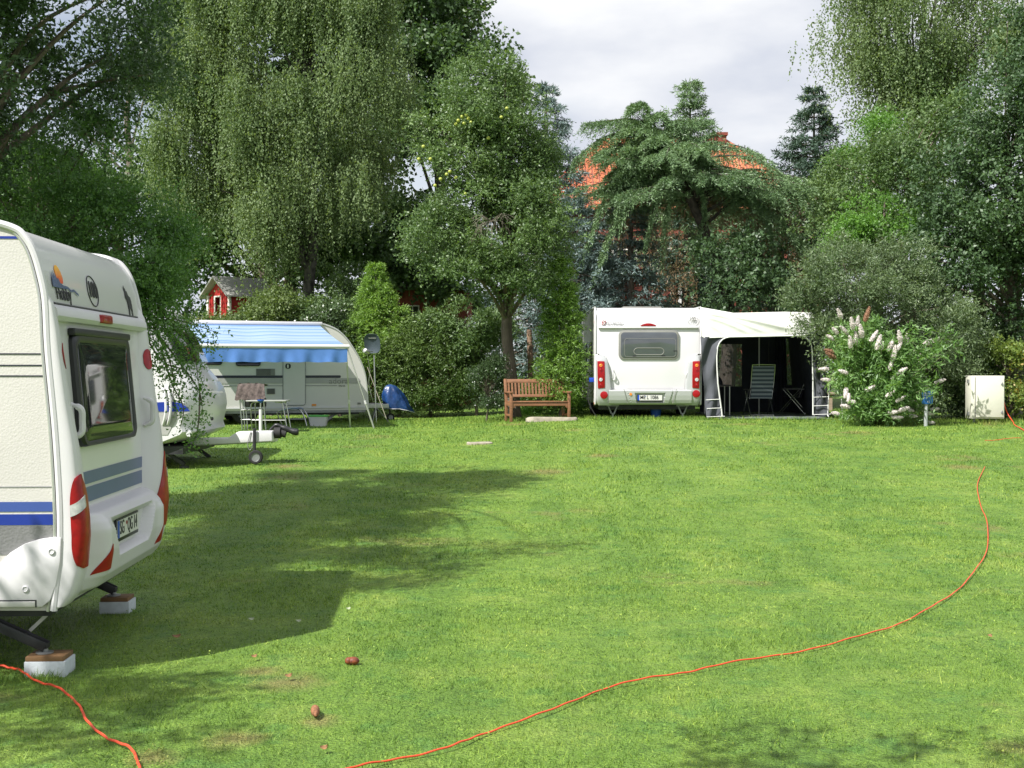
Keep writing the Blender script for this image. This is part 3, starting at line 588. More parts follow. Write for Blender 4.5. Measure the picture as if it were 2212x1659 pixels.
def canf(i, j):
    ua = uL+(uR-uL)*i; ub = uL2+(uR2-uL2)*i; sag = -0.05*math.sin(math.pi*j)*(0.6+0.4*math.cos((i-0.42)*16)*math.exp(-((i-0.42)/.3)**2))
    return A(ua+(ub-ua)*j, VF*j, wT+(wF-wT)*j + sag)
nu, nv = 60, 40
me_o = MB().grid(canf, nu, nv); me = bpy.data.meshes.new('canopy_cloth'); me.from_pydata(me_o.v, [], me_o.f); at = me.attributes.new('across', 'FLOAT', 'POINT')
at.data.foreach_set('value', [j/(nv-1) for j in range(nv) for i in range(nu)]); me.polygons.foreach_set('use_smooth', [True]*len(me.polygons)); link('canopy_cloth', me, CAN, CP)
def valf(i, j):
    u = uL2+(uR2-uL2)*i; dv = 0.025*math.sin(i*34)*j+0.01*math.sin(i*75)*j; dz = wF-0.05-0.29*j*(1.0+0.02*math.sin(i*48)); return A(u, VF-0.02+dv*0.9, dz)
MB().grid(valf, 160, 8).build('valance', VALM, CP, smooth_=True)
MB().tube([A(uL2-0.03,VF,wF), A(uR2+0.04,VF,wF)], 0.045, 10).build('front_rail', WHITE2, CP, smooth_=True)
mb = MB(); mb.M = MA; mb.box((uL-0.05,-0.10,wT-0.02),(uR+0.06,0.01,wT+0.07)); mb.build('cassette', WHITE2, CP, bevel=0.02)
def leg(X, Yb, v, up_u, up_w, name='pole'):
    b = G(X, Yb); a = A(up_u, VF, up_w); m = a.lerp(b, 0.68)
    p = MB().tube([a, m], 0.014, 8).build(name, ALU, CP, smooth_=True); MB().tube([m+(a-m)*0.04, b], 0.020, 8).build('lower_section', ALU, p, smooth_=True)
    MB().tube([m+(a-m).normalized()*0.05, m-(a-m).normalized()*0.03], 0.027, 8).build('clamp', WHITE2, p, smooth_=True)
leg(756.5, 924, 0, uR2-0.02, wF); leg(808, 926, 0, uR2, wF-0.02)
leg(388, 924, 0, uL2+0.05, wF)
ROPE = mat('guy rope', (0.42,0.38,0.30), 0.9)
rp_ = MB().tube([A(-0.02,-0.02,1.35), G(838,914)], 0.008, 5).build('guy_rope', ROPE, None, loc=G(838,914)); tag(rp_, 'thin guy rope running from the rounded caravan end to the lawn', 'rope')
# ------------------------------------------------------------------ caravan in the middle, rear towards us
SD = 28.0; SS = 2700/SD
def sx(X): return (X-1106)/SS
def sz(Y): return CAMZ+(803-Y)/SS
def cx(c): return sx(1267.2+c*.1563)
def cz(c): return sz(650.9+c*.1563)
xl, xr = sx(1287), sx(1512.8); zb, zt = sz(874), sz(664.5); gs = float(g(3.0, 28.0)); xm = (xl+xr)/2
SC = thing('caravan', (xm, 30.3, gs), 'bright white caravan with its rear towards the lawn, beside the grey tent', 'caravan')
pf = [(SD+0.06,zb),(SD+0.02,zb+0.1),(SD,1.9),(SD+0.02,zt-0.35),(SD+0.07,zt-0.1),(SD+0.16,zt-0.01),(SD+0.5,zt+0.01),(SD+4.6,zt+0.01),(SD+5.1,zt-0.25),(SD+5.4,1.9),(SD+5.3,zb)]
MB().prism(pf, 'x', xl, xr).build('body', WHITE, SC, bevel=0.035, seg=3, angle=50)
for x_, s in ((xl-0.006,-1),(xr+0.006,1)):
    MB().prism([(y*1.0+0.05 if k < 6 else y-0.05, z-0.04 if z > 2.5 else z+0.02) for k, (y, z) in enumerate(pf)], 'x', min(x_, x_-s*0.02), max(x_, x_-s*0.02)).build('side_panel', CREAM2, SC)
    MB().tube([(x_+s*0.004, y, z) for y, z in spline([Vector((a, b, 0)) for a, b in pf[:9]], 3) and [(p.x, p.y) for p in spline([Vector((a, b, 0)) for a, b in pf[:9]], 3)]], 0.022, 7).build('edge_rail', WHITE2, SC, smooth_=True)
MB().box((xm-0.5,SD+0.8,zt),(xm+0.4,SD+1.7,zt+0.06)).build('roof_hatch', GREYV, SC, bevel=0.02)
# rear panel mouldings
f0 = SD-0.004
MB().box((cx(160),SD-0.03,cz(382)),(cx(1540),SD+0.02,cz(352))).build('light_beam', WHITE2, SC, bevel=0.012)
MB().box((cx(165),SD-0.034,cz(374)),(cx(1538),SD-0.028,cz(370))).build('seam', GREYV, SC)
MB().prism([(cx(735)+(cx(965)-cx(735))*t, cz(343)+0.16*math.sin(math.pi*t)**0.8*0.36) for t in np.linspace(0,1,16)], 'y', SD-0.035, SD+0.01).build('brake_light', REDL, SC)
wf = MB().prism(rrect(cx(440),cz(805),cx(1275),cz(405),0.11), 'y', SD-0.035, SD+0.01).build('window', GREYV, SC, bevel=0.014)
MB().prism(rrect(cx(470),cz(780),cx(1245),cz(432),0.08), 'y', SD-0.046, SD-0.034).build('window_pane', GLASSG, wf, bevel=0.006)
ring = rrect(cx(650),cz(742),cx(1065),cz(650),0.08); MB().tube([(a, SD-0.048, b) for a, b in ring+ring[:1]], 0.008, 5).build('window_emblem', GREYV, wf)
ring = rrect(cx(520),cz(770),cx(1228),cz(520),0.06); MB().tube([(a, SD-0.047, b) for a, b in ring+ring[:1]], 0.004, 5).build('blind_frame', GREYV, wf)
for a, b in ((650,760),(1050,755),(1215,690)): MB().box((cx(a)-.03,SD-0.05,cz(b)-.012),(cx(a)+.05,SD-0.044,cz(b)+.012)).build('window_catch', BLACKP, wf)
def col_s(side):
    m = lambda x: x if side < 0 else xl+xr-x
    a = cx(130)
    pts_in = [(cz(730),cx(150)),(cz(745),cx(232)),(cz(775),cx(270)),(cz(830),cx(290)),(cz(930),cx(312)),(cz(1050),cx(330)),(cz(1222),cx(345)),(cz(1300),cx(345)),(cz(1440),cx(345))]
    L_ = []
    for k, z in enumerate(np.linspace(cz(730), cz(1440), 34)):
        xi = float(np.interp(-z, [-p[0] for p in pts_in], [p[1] for p in pts_in])); d = min(0.10, 0.02+(cz(730)-z)*0.5)*(1.0 if z > zb+0.15 else 0.85)
        if z < cz(1300): d = 0.10-0.06*((cz(1300)-z)/(cz(1300)-zb))**2
        ao = a - 0.0 + (0.05*max(0, (cz(1330)-z)/(cz(1330)-zb))**2)
        L_.append([(m(ao-0.01), SD+0.04, z),(m(ao-0.006), SD-d*0.6, z),(m(ao+0.02), SD-d*0.95, z),(m(ao+0.06), SD-d-0.005, z),(m(xi-0.05), SD-d, z),(m(xi-0.02), SD-d*0.8, z),(m(xi), SD-0.002, z)])
    MB().loft(L_, close=False).build('corner_column', SILVER, SC, smooth_=True, thick=0.003)
    w0, w1 = cx(143), cx(243)
    tl_ = MB().prism([(m(w0),cz(828)),(m(w1),cz(832)),(m(w1+0.008),cz(1000)),(m(cx(248)),cz(1198)),(m(cx(152)),cz(1210)),(m(w0+.003),cz(1000))], 'y', SD-0.125, SD-0.03).build('tail_light', REDL, SC, bevel=0.012)
    for z_, mm, r in ((886,ORANGEL,0.038),(950,REDL,0.04),(1083,CLEARL,0.04),(1155,REDL,0.036)):
        xc_, zc_ = m((w0+w1)/2-0.006), cz(z_); MB().loft([[(xc_+q*math.cos(t*.3927), SD-o_, zc_+q*math.sin(t*.3927)) for t in range(16)] for o_, q in ((0.124,r),(0.133,r),(0.130,r*.6),(0.138,r*.3))]).build('lamp_lens', mm, tl_, smooth_=True)
    xc_, zc_ = (cx(235), cz(1297)) if side < 0 else (cx(1505), cz(1280))
    MB().loft([[(xc_+q*math.cos(t*.2618), SD-o_, zc_+q*math.sin(t*.2618)) for t in range(24)] for o_, q in ((0.08,.085),(0.115,.085),(0.122,.07),(0.122,.01))]).build('round_light', REDL, SC, smooth_=True)
    hx_, hz_ = (cx(375), cz(1010)) if side < 0 else (cx(1388), cz(990))
    s = -side
    MB().tube(spline([(hx_-0.03*s,SD,hz_-0.10),(hx_-0.02*s,SD-0.05,hz_-0.07),(hx_-0.02*s,SD-0.06,hz_+0.05),(hx_-0.03*s,SD-0.02,hz_+0.12),(hx_-0.01*s,SD-0.05,hz_+0.04),(hx_+0.03*s,SD-0.07,hz_-0.05),(hx_+0.01*s,SD-0.04,hz_-0.13),(hx_-0.03*s,SD,hz_-0.10)],5), 0.013, 7).build('grab_handle', WHITE2, SC, smooth_=True)
col_s(-1); col_s(1)
# bumper
def bpf(u, v):
    x = cx(300)+(cx(1440)-cx(300))*u; z = zb+(cz(1222)-zb)*v
    d = float(np.interp(v, [0,0.08,0.3,0.6,0.9,0.96,1], [0.05,0.09,0.12,0.135,0.14,0.12,0.0]))
    c0 = abs(x-cx(868)); hw = (cx(1180)-cx(550))/2-0.1*(1-v)
    if c0 < hw: d += 0.02
    if c0 < (cx(1090)-cx(655))/2-0.06*(1-v) and 0.12 < v < 0.78: d -= 0.05
    return (x, SD-d, z)
MB().grid(bpf, 120, 40).build('bumper', SILVER, SC, smooth_=True, thick=0.003)
for s in (-1,1):
    for k in ([(cx(868)+s*0.50, 0.0),(cx(868)+s*0.585, 1.0)],): MB().tube([(k[0][0],SD-0.135,zb+0.02),(k[1][0],SD-0.165,cz(1215))], 0.006, 5).build('panel_gap', GREYV, SC)
px0, px1, pz0, pz1 = cx(690), cx(1042), cz(1388), cz(1290); py = SD-0.115
pl = MB().box((px0,py-0.012,pz0),(px1,py,pz1)).build('number_plate', BLACKP, SC, bevel=0.003)
MB().box((px0+.012,py-0.016,pz0+.03),(px1-.012,py-0.011,pz1-.01)).build('plate_face', PLATE, pl)
MB().box((px0+.012,py-0.018,pz0+.03),(px0+.05,py-0.0165,pz1-.01)).build('plate_band', EUBLUE, pl)
text('ME L 1086', 0.115, (px0+.065,py-0.018,(pz0+pz1)/2+0.012), (1,0,0), (0,0,1), INK, pl, 'plate_lettering', sx=0.83, bold=0.002)
MB().loft([[(px0+.185+.010*math.cos(a*.6283), py-o_, (pz0+pz1)/2+.04+.010*math.sin(a*.6283)) for a in range(10)] for o_ in (0.017,0.019)]).build('plate_seal', EUBLUE, pl)
MB().loft([[(cx(600)+.03*math.cos(a*.3927), SD-o_, cz(1285)+.03*math.sin(a*.3927)) for a in range(16)] for o_ in (0.14,0.172)]).build('reflector', ORANGEL, SC)
# writing
MB().prism([(cx(205),cz(330)),(cx(250),cz(330)),(cx(270),cz(265)),(cx(222),cz(265))], 'y', SD-0.006, SD+0.004).build('brand_badge', REDL, SC)
text('S', 0.13, (cx(212),SD-0.008,cz(298)), (1,0,0), (0,0,1), WHITE2, SC, 'brand_lettering', ext=0.002, shear=0.3, bold=0.004)
text('terckeman', 0.135, (cx(266),SD-0.006,cz(303)), (1,0,0), (0,0,1), GINK, SC, 'brand_lettering', shear=0.3, sx=0.66)
text('100', 0.15, (cx(1463),SD-0.006,cz(253)), (1,0,0), (0,0,1), GREYV, SC, 'speed_lettering', align='CENTER', sx=0.6, bold=0.002)
MB().tube([(cx(1463)+.115*math.cos(a), SD-0.005, cz(256)+.115*math.sin(a)) for a in np.linspace(0,2*math.pi,40)], 0.0035, 5).build('speed_badge_ring', GINK, SC)
# side features, left
for (y0, y1) in ((29.3,30.3),(30.9,31.6)): MB().prism(rrect(y0,sz(790),y1,sz(735),0.08), 'x', xl-0.05, xl-0.005).build('side_window', GLASSG, SC, bevel=0.01)
for y_, z_ in ((28.1,2.85),(28.1,1.55),(28.15,1.02)): MB().box((xl-0.03,y_,z_-0.03),(xl,y_+0.08,z_+0.03)).build('side_marker', ORANGEL if z_ < 2 else REDL, SC, bevel=0.008)
MB().box((xl-0.12,28.35,1.50),(xl,28.5,1.60)).build('power_inlet', EUBLUE, SC, bevel=0.01)
MB().tube(spline([(xl-0.11,28.4,1.5),(xl-0.16,28.4,1.2),(xl-0.1,28.35,0.95),(xl+0.05,28.3,float(g(xl,28.3))+.02)],6), 0.01, 5).build('power_cable', RUBBER, SC)
MB().box((xl+0.08,SD+0.25,zb-0.12),(xr-0.08,SD+5.2,zb+0.02)).build('chassis', DARKST, SC)
for x_ in (xl+0.12, xr-0.12): wheel(SC, (x_, 30.4, float(g(x_,30.4))+0.31), 0.31, 0.19, axis='x')
for c0, c1 in ((372,0),(1345,0)):
    x_ = cx(c0); z0 = zb; z1 = float(g(x_,28))+0.01; y_ = SD+0.22
    MB().bar((x_-0.12,y_,z0),(x_-0.025,y_,z0-0.22),0.015,0.03).bar((x_+0.12,y_,z0),(x_+0.025,y_,z0-0.22),0.015,0.03).bar((x_,y_,z0-0.2),(x_,y_,z1),0.05,0.04).box((x_-0.14,y_-0.03,z0-0.05),(x_+0.14,y_+0.03,z0)).box((x_-0.06,y_-0.06,z1-0.01),(x_+0.06,y_+0.06,z1+0.01)).build('steady', GALV, SC)
# blue bucket underneath
bx_ = cx(990); by_ = 28.5; bz_ = float(g(bx_,by_)); t = thing('bucket', (bx_,by_,bz_), 'blue plastic bucket on the grass under the white caravan', 'bucket')
BB = mat('blue bucket plastic', (0.02,0.09,0.40), 0.4)
MB().loft([[(bx_+r*math.cos(a*.2618), by_+r*math.sin(a*.2618), bz_+z) for a in range(24)] for z, r in ((0,0.10),(0.29,0.145),(0.31,0.155),(0.31,0.138),(0.02,0.09))]).build('pail', BB, t, smooth_=True)
MB().tube([(bx_-0.15,by_,bz_+0.30)]+[(bx_+0.15*math.cos(a),by_-0.03-0.05*math.sin(a),bz_+0.30-0.10*math.sin(a)) for a in np.linspace(math.pi,0,10)], 0.004, 5).build('handle', GALV, t)

# ------------------------------------------------------------------ grey awning tent beside it
TD = 27.9
def tx(c): return ((1497.6+c*.1562)-1106)/2700*TD
def tz(c): return CAMZ+(803-(650.9+c*.1562))/2700*TD
CANV = mat('white tent canvas', (0.80,0.80,0.77), 0.75, var=0.03, scale=1.5, bump=0.15, bscale=5, bdist=0.04)
GCAN = mat('dark grey tent canvas', (0.075,0.08,0.095), 0.8, var=0.15, scale=2.5, bump=0.5, bscale=6, bdist=0.05, stretch=(1.5,1.5,0.5))
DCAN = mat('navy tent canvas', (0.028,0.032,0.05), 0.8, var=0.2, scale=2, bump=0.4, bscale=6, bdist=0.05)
PIPING = mat('white piping', (0.75,0.75,0.72), 0.6)
TT = thing('awning_tent', (6.0, 29.6, gs), 'white roofed dark grey awning tent with an arched open doorway', 'tent')
TB = TD+3.6
# gable panel with drag folds
topl = [(88,82),(550,165),(1260,148),(1640,158),(1740,340),(1775,378)]; botl = [(112,470),(135,503),(200,506),(460,497),(1000,484),(1775,420)]
def li(P, t):
    xs_ = [p[0] for p in P]; x = xs_[0]+(xs_[-1]-xs_[0])*t; return x, float(np.interp(x, xs_, [p[1] for p in P]))
def gab(i, j):
    xa_, za_ = li(topl, i); xb_, zb_ = li(botl, i); x = xa_+(xb_-xa_)*j; z = za_+(zb_-za_)*j
    s = 0
    for (x0,y0,x1,y1,a,w) in ((100,150,1330,390,0.10,34),(110,200,750,440,0.07,30),(120,160,980,430,0.05,26),(120,300,420,470,0.03,22)):
        ln = math.hypot(x1-x0,y1-y0); ux, uy = (x1-x0)/ln,(y1-y0)/ln; q = (x-x0)*ux+(z-y0)*uy; dd = -(x-x0)*uy+(z-y0)*ux + 26*math.sin(math.pi*min(1,max(0,q/ln)))
        s += a*math.exp(-(dd/w)**2)*min(1,max(0,q/150))*min(1,max(0,(ln+80-q)/220))
    return (tx(x), TD-0.02-s*0.3-0.05*math.sin(math.pi*j)*0.5, tz(z))
MB().grid(gab, 110, 44).build('gable_panel', CANV, TT, smooth_=True)
def roof(i, j):
    xa_, za_ = li(topl, i); sg = -0.05*math.sin(math.pi*j); return (tx(xa_), TD-0.02+(TB-TD)*j, tz(za_)+sg)
MB().grid(roof, 40, 12).build('roof', CANV, TT, smooth_=True)
MB().tube([(tx(a), TD-0.03, tz(b)) for a, b in [(112,470),(122,490),(150,505),(200,507),(460,498),(1000,485),(1500,468),(1760,440)]], 0.014, 6).build('eave_piping', PIPING, TT, smooth_=True)
# doorway arch
archp = [(395,1592),(385,1500),(360,1330),(335,1130),(322,900),(320,760),(330,640),(358,575),(400,530),(450,506),(500,497)]
archr = [(1480,478),(1530,495),(1590,545),(1622,600),(1638,690),(1640,800),(1648,1100),(1650,1575)]
def pan(outer, inner, m, name, n=26, fold=0.03):
    zs_ = np.linspace(0,1,n)
    def P(pl_, t):
        zz = [p[1] for p in pl_]; z = max(zz)+(min(zz)-max(zz))*t; o_ = sorted(pl_, key=lambda p: p[1]); return float(np.interp(z, [p[1] for p in o_], [p[0] for p in o_])), z
    def f(i, j):
        a = P(outer, j); b = P(inner, j); x = a[0]+(b[0]-a[0])*i; z = a[1]+(b[1]-a[1])*i
        return (tx(x), TD+fold*math.sin(i*7+z*0.006)+fold*0.8*math.sin(x*0.03+z*0.011), tz(z))
    return MB().grid(f, 18, n).build(name, m, TT, smooth_=True, thick=0.003)
pan([(100,495),(120,900),(150,1200),(180,1612)], archp, GCAN, 'side_panel', 40)
pan([(1770,420),(1780,700),(1830,1100),(1880,1590)], archr, GCAN, 'side_panel', 40)
MB().add([(tx(500),TD+0.0,tz(500)),(tx(1480),TD+0.0,tz(480)),(tx(1480),TD+0.01,tz(462)),(tx(500),TD+0.01,tz(480))],[(0,1,2,3)]).build('door_header', GCAN, TT)
MB().tube([(tx(a), TD-0.045, tz(b)) for a, b in archp+archr], 0.016, 6).build('arch_piping', PIPING, TT, smooth_=True)
for (x0, x1, yy_) in ((168,360,1367),(182,380,1487),(183,430,1602)): MB().tube([(tx(x0),TD-0.05,tz(yy_)),(tx((x0+x1)/2),TD-0.055,tz(yy_-6)),(tx(x1),TD-0.055,tz(yy_-10))], 0.009, 6).build('ladder_tape', PIPING, TT)
for (x0, x1, yy_) in ((1650,1862,1330),(1652,1868,1450),(1650,1895,1570)): MB().tube([(tx(x0),TD-0.05,tz(yy_)),(tx(x1),TD-0.05,tz(yy_-8))], 0.009, 6).build('ladder_tape', PIPING, TT)
MB().tube([(tx(1905),TD-0.06,tz(930)),(tx(1862),TD-0.06,tz(1330)),(tx(1850),TD-0.06,tz(1590))], 0.012, 6).build('edge_piping', PIPING, TT)
MB().tube([(tx(1985),TD-0.2,tz(860)),(tx(2022),TD-0.3,tz(1700))], 0.012, 6).build('storm_strap', PIPING, TT)
xo = tx(1790); xi_ = tx(100); gt = float(g(6, 28))-0.02
# right outer wall, back wall with windows, and the inner far wall
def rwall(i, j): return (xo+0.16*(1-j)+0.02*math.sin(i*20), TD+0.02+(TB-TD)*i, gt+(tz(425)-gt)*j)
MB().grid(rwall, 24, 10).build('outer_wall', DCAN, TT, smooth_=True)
mb = MB(); zt_ = tz(470)
def bx3(x0, x1, z0, z1): mb.box((x0,TB,z0),(x1,TB+0.01,z1))
X = lambda c: ((1497.6+c*.1562)-1106)/2700*TB
Z = lambda c: CAMZ+(803-(650.9+c*.1562))/2700*TB
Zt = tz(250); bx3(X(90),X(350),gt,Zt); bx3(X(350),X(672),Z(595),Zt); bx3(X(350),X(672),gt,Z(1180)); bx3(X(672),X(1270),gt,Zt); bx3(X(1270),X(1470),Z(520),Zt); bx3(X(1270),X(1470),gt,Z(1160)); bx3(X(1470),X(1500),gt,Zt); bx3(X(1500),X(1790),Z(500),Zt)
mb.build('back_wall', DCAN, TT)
for a, b, c, d in ((350,672,1180,595),(1270,1470,1160,520)):
    MB().box((X(a),TB+0.002,Z(c)),(X(b),TB+0.006,Z(d))).build('clear_window', mat('clear foil', (0.5,0.55,0.55), 0.1, alpha=0.14, spec=0.4, var=0.0), TT)
# curtain and poles
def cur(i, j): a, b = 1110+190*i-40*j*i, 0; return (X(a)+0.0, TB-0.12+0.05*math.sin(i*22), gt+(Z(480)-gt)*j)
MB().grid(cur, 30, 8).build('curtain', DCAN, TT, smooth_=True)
MB().tube([(tx(1130),TD+1.8,gt),(tx(1130),TD+1.8,tz(400))], 0.014, 8).build('tent_pole', ALU, TT, smooth_=True)
MB().tube([(tx(1462),TB-0.3,gt),(tx(1462),TB-0.3,tz(450))], 0.014, 8).build('tent_pole', DARKST, TT, smooth_=True)
for a, b in ((200,1640),(375,1625),(1665,1610),(1860,1590)):
    MB().tube([(tx(a),TD-0.04,tz(b-35)),(tx(a),TD-0.10,float(g(5,27.8))+0.0)], 0.012, 6).build('tent_peg', GALV, TT)
sheet = MB().grid(lambda i, j: (tx(330)+(tx(1900)-tx(330))*i, TD-0.12-0.18*i+(TB-TD+0.1)*j+0.03*math.sin(i*9), float(g(5.5,TD+3*j))+0.022+0.004*math.sin(i*31+j*12)), 30, 10).build('ground_sheet', mat('grey groundsheet', (0.16,0.185,0.18), 0.75, var=0.15, scale=4), None, thick=0.004, loc=(5.6,29.5,gs))
tag(sheet, 'grey groundsheet on the grass inside the awning tent', 'groundsheet')
# chairs inside
STRP = bpy.data.materials.new('striped chair mesh'); STRP.use_nodes = True; _n = STRP.node_tree; _t = _n.nodes.new('ShaderNodeTexCoord'); _w = _n.nodes.new('ShaderNodeTexWave'); _w.wave_type = 'BANDS'; _w.bands_direction = 'Z'; _w.inputs['Scale'].default_value = 3.4
_r = _n.nodes.new('ShaderNodeValToRGB'); _r.color_ramp.interpolation = 'CONSTANT'; _r.color_ramp.elements[0].color = (0.03,0.045,0.06,1); _r.color_ramp.elements[1].position = 0.5; _r.color_ramp.elements[1].color = (0.17,0.20,0.22,1)
_n.links.new(_t.outputs['Object'], _w.inputs['Vector']); _n.links.new(_w.outputs['Fac'], _r.inputs['Fac']); _n.links.new(_r.outputs[0], _n.nodes['Principled BSDF'].inputs['Base Color']); _n.nodes['Principled BSDF'].inputs['Roughness'].default_value = 0.8
def camp_chair(loc, rz, label, m, back=0.92, group='folding camping chairs'):
    t = thing('camping_chair', loc, label, 'chair', group, rz); M = Matrix.Translation(loc) @ Matrix.Rotation(rz, 4, 'Z')
    def mk(f, name, mm, **k):
        b = MB(); b.M = M; f(b); return b.build(name, mm, t, smooth_=True, **k)
    # chair faces +y locally, back towards -y
    mk(lambda b: b.loft([[(x, -0.26-0.20*(z-.42)/.75, z) for x in (-0.25,0.25)] for z in np.linspace(0.42,0.42+back*0.8,8)], close=False), 'backrest', m, thick=0.008)
    mk(lambda b: b.loft([[(x, y, 0.42+0.02*y) for x in (-0.25,0.25)] for y in (-0.26,0.0,0.24)], close=False), 'seat', m, thick=0.008)
    zt2 = 0.42+back*0.8+0.03; yt = -0.26-0.20*(zt2-.42)/.75
    mk(lambda b: b.tube(spline([(-0.26,-0.20,0.40),(-0.265,-0.36,0.80),(-0.265,yt+0.01,zt2-0.04),(-0.22,yt,zt2),(0.22,yt,zt2),(0.265,yt+0.01,zt2-0.04),(0.265,-0.36,0.80),(0.26,-0.20,0.40)],4), 0.012, 7), 'frame', CHROME)
    for s in (-1,1):
        mk(lambda b: b.tube([(s*0.27,-0.36,0.0),(s*0.27,0.16,0.60)], 0.012, 7), 'leg', CHROME); mk(lambda b: b.tube([(s*0.29,0.30,0.0),(s*0.29,-0.22,0.60)], 0.012, 7), 'leg', CHROME)
        mk(lambda b: b.box((s*0.28-0.025,-0.34,0.60),(s*0.28+0.025,0.2,0.63)), 'armrest', BLACKP)
    mk(lambda b: b.tube([(-0.27,-0.355,0.03),(0.27,-0.355,0.03)], 0.011, 7), 'foot_bar', CHROME)
    return t
p = W(1638, 891, 29.2); camp_chair((p.x, 29.2, gs+0.03), R(4), 'striped high-back folding chair standing in the tent doorway', STRP)
p = W(1712, 891, 30.3); camp_chair((p.x, 30.4, gs+0.03), R(70), 'dark folding chair beside the tent back wall', DCAN, 0.6)
t = thing('camping_table', (tx(520), 29.9, gs+0.03), 'dark camping table in the left of the tent', 'table')
MB().box((tx(360),29.5,gs+0.72),(tx(700),30.3,gs+0.75)).build('tabletop', DARKST, t, bevel=0.005)
for a in (380,680):
    for y_ in (29.55,30.25): MB().tube([(tx(a),y_,gs+0.03),(tx(a),y_,gs+0.72)], 0.014, 7).build('leg', ALU, t, smooth_=True)
t = thing('bag', (tx(430), 29.8, gs+0.78), 'dark crumpled bag on the camping table in the tent', 'bag')
MB().grid(lambda i, j: (tx(440)+0.28*math.cos(2*math.pi*i)*math.sin(math.pi*(j*.5+.5))*(1+.06*math.sin(17*i)), 29.85+0.15*math.sin(2*math.pi*i)*math.sin(math.pi*(j*.5+.5)), gs+0.755+0.26*math.sin(math.pi*j*0.5)*(1+0.05*math.sin(i*30))), 30, 10).build('sack', DCAN, t, smooth_=True)
MB().tube([(tx(440)-.1,29.85,gs+.98),(tx(440),29.85,gs+1.08),(tx(440)+.1,29.85,gs+.98)], 0.01, 6).build('strap', BLACKP, t)
# wooden plank bench seen behind the tent
WOOD2 = mat('pale plank', (0.40,0.31,0.22), 0.75, var=0.15, scale=3, stretch=(1,8,8))
p = W(1750, 868, 33.0); gg = float(g(p.x,33)); t = thing('plank_bench', (p.x,33,gg), 'plain plank bench seen behind the tent doorway', 'bench')
MB().box((p.x-0.7,32.8,gg+0.42),(p.x+0.7,33.1,gg+0.48)).build('seat', WOOD2, t, bevel=0.005)
for s in (-0.5,0.5): MB().box((p.x+s-0.05,32.85,gg-0.02),(p.x+s+0.05,33.05,gg+0.42)).build('leg', WOOD2, t)

# ------------------------------------------------------------------ wooden bench
TEAK = mat('oiled hardwood', (0.27,0.125,0.06), 0.55, var=0.22, scale=7, stretch=(1,6,6), bump=0.15, bscale=60, bdist=0.003, col2=(0.17,0.08,0.042))
bl = G(1104, 913); BA = R(14)   # front-left foot, bench turned a little
bz0 = float(g(bl.x+0.6, bl.y+0.2)); BN = thing('garden_bench', (bl.x, bl.y, bz0), 'brown slatted wooden garden bench below the fruit tree', 'bench', None, BA)
MBn = Matrix.Translation((bl.x, bl.y, bz0)) @ Matrix.Rotation(BA, 4, 'Z')
# local: x to the right along bench (1.42 m), y backwards. front legs y=0, back legs y=0.5
def bm_(name, f, par=BN, m=TEAK, bev=0.005):
    b = MB(); b.M = MBn; f(b); return b.build(name, m, par, bevel=bev)
BW = 1.34
for x in (0.0, BW):
    bm_('leg', lambda b: b.box((x-0.03,-0.03,-0.02),(x+0.03,0.03,0.62)))
    bm_('leg', lambda b: b.bar((x,0.46,-0.02),(x,0.45,0.42),0.06,0.055,(0,1,0)).bar((x,0.45,0.41),(x,0.57,0.93),0.06,0.05,(0,1,0)))
    bm_('armrest', lambda b: b.box((x-0.04,-0.07,0.62),(x+0.04,0.50,0.655)))
    bm_('side_rail', lambda b: b.box((x-0.015,0.03,0.33),(x+0.015,0.44,0.41)))
    bm_('stretcher', lambda b: b.box((x-0.015,0.03,0.10),(x+0.015,0.44,0.15)))
bm_('apron', lambda b: b.prism([(0.03,0.27),(0.07,0.29),(0.10,0.33),(BW-0.10,0.33),(BW-0.07,0.29),(BW-0.03,0.27),(BW-0.03,0.41),(0.03,0.41)], 'y', -0.012, 0.012))
st = bm_('seat', lambda b: [b.box((-0.02 if k else 0.035,-0.03+k*0.068,0.415),(BW+0.02 if k else BW-0.035,-0.03+k*0.068+0.055,0.435)) for k in range(7)])
def back(z): return 0.45+0.12*(z-0.41)/0.52
bm_('top_rail', lambda b: b.bar((0.03,back(.89),0.885),(BW-0.03,back(.89),0.885),0.028,0.085,(0,0.22,1)))
bm_('bottom_rail', lambda b: b.bar((0.03,back(.55),0.55),(BW-0.03,back(.55),0.55),0.028,0.06,(0,0.22,1)))
for k in range(16):
    x = 0.075+(BW-0.15)*k/15; bm_('slat', lambda b: b.bar((x,back(.575),0.575),(x,back(.85),0.85),0.042,0.014,(0,1,0)), bev=0)
# ------------------------------------------------------------------ cabinet, post, satellite dish, chairs by the canopy
CABM = mat('cream painted steel', (0.66,0.65,0.55), 0.4, var=0.03)
c0 = W(2098, 905, 26.2); c1 = W(2170, 812, 26.2); gC = float(g(c0.x+.3,26.2)); t = thing('cabinet', ((c0.x+c1.x)/2, 26.35, gC), 'cream metal electrical cabinet at the right edge of the lawn', 'cabinet')
MB().box((c0.x,26.2,c0.z),(c1.x,26.55,c1.z)).build('housing', CABM, t, bevel=0.01)
dr = MB().box((c0.x+0.09,26.175,c0.z+0.03),(c1.x-0.02,26.2,c1.z-0.04)).build('door', CABM, t, bevel=0.008)
MB().box((c0.x+0.075,26.19,c0.z+0.02),(c0.x+0.085,26.202,c1.z-0.03)).build('door_gap', GREYV, dr)
for z_ in (c0.z+0.13, c1.z-0.18): MB().prism([(c1.x-.09,z_),(c1.x-.06,z_-.04),(c1.x-.04,z_),(c1.x-.06,z_+.05)], 'y', 26.155, 26.176).build('lock', GALV, dr, bevel=0.004)
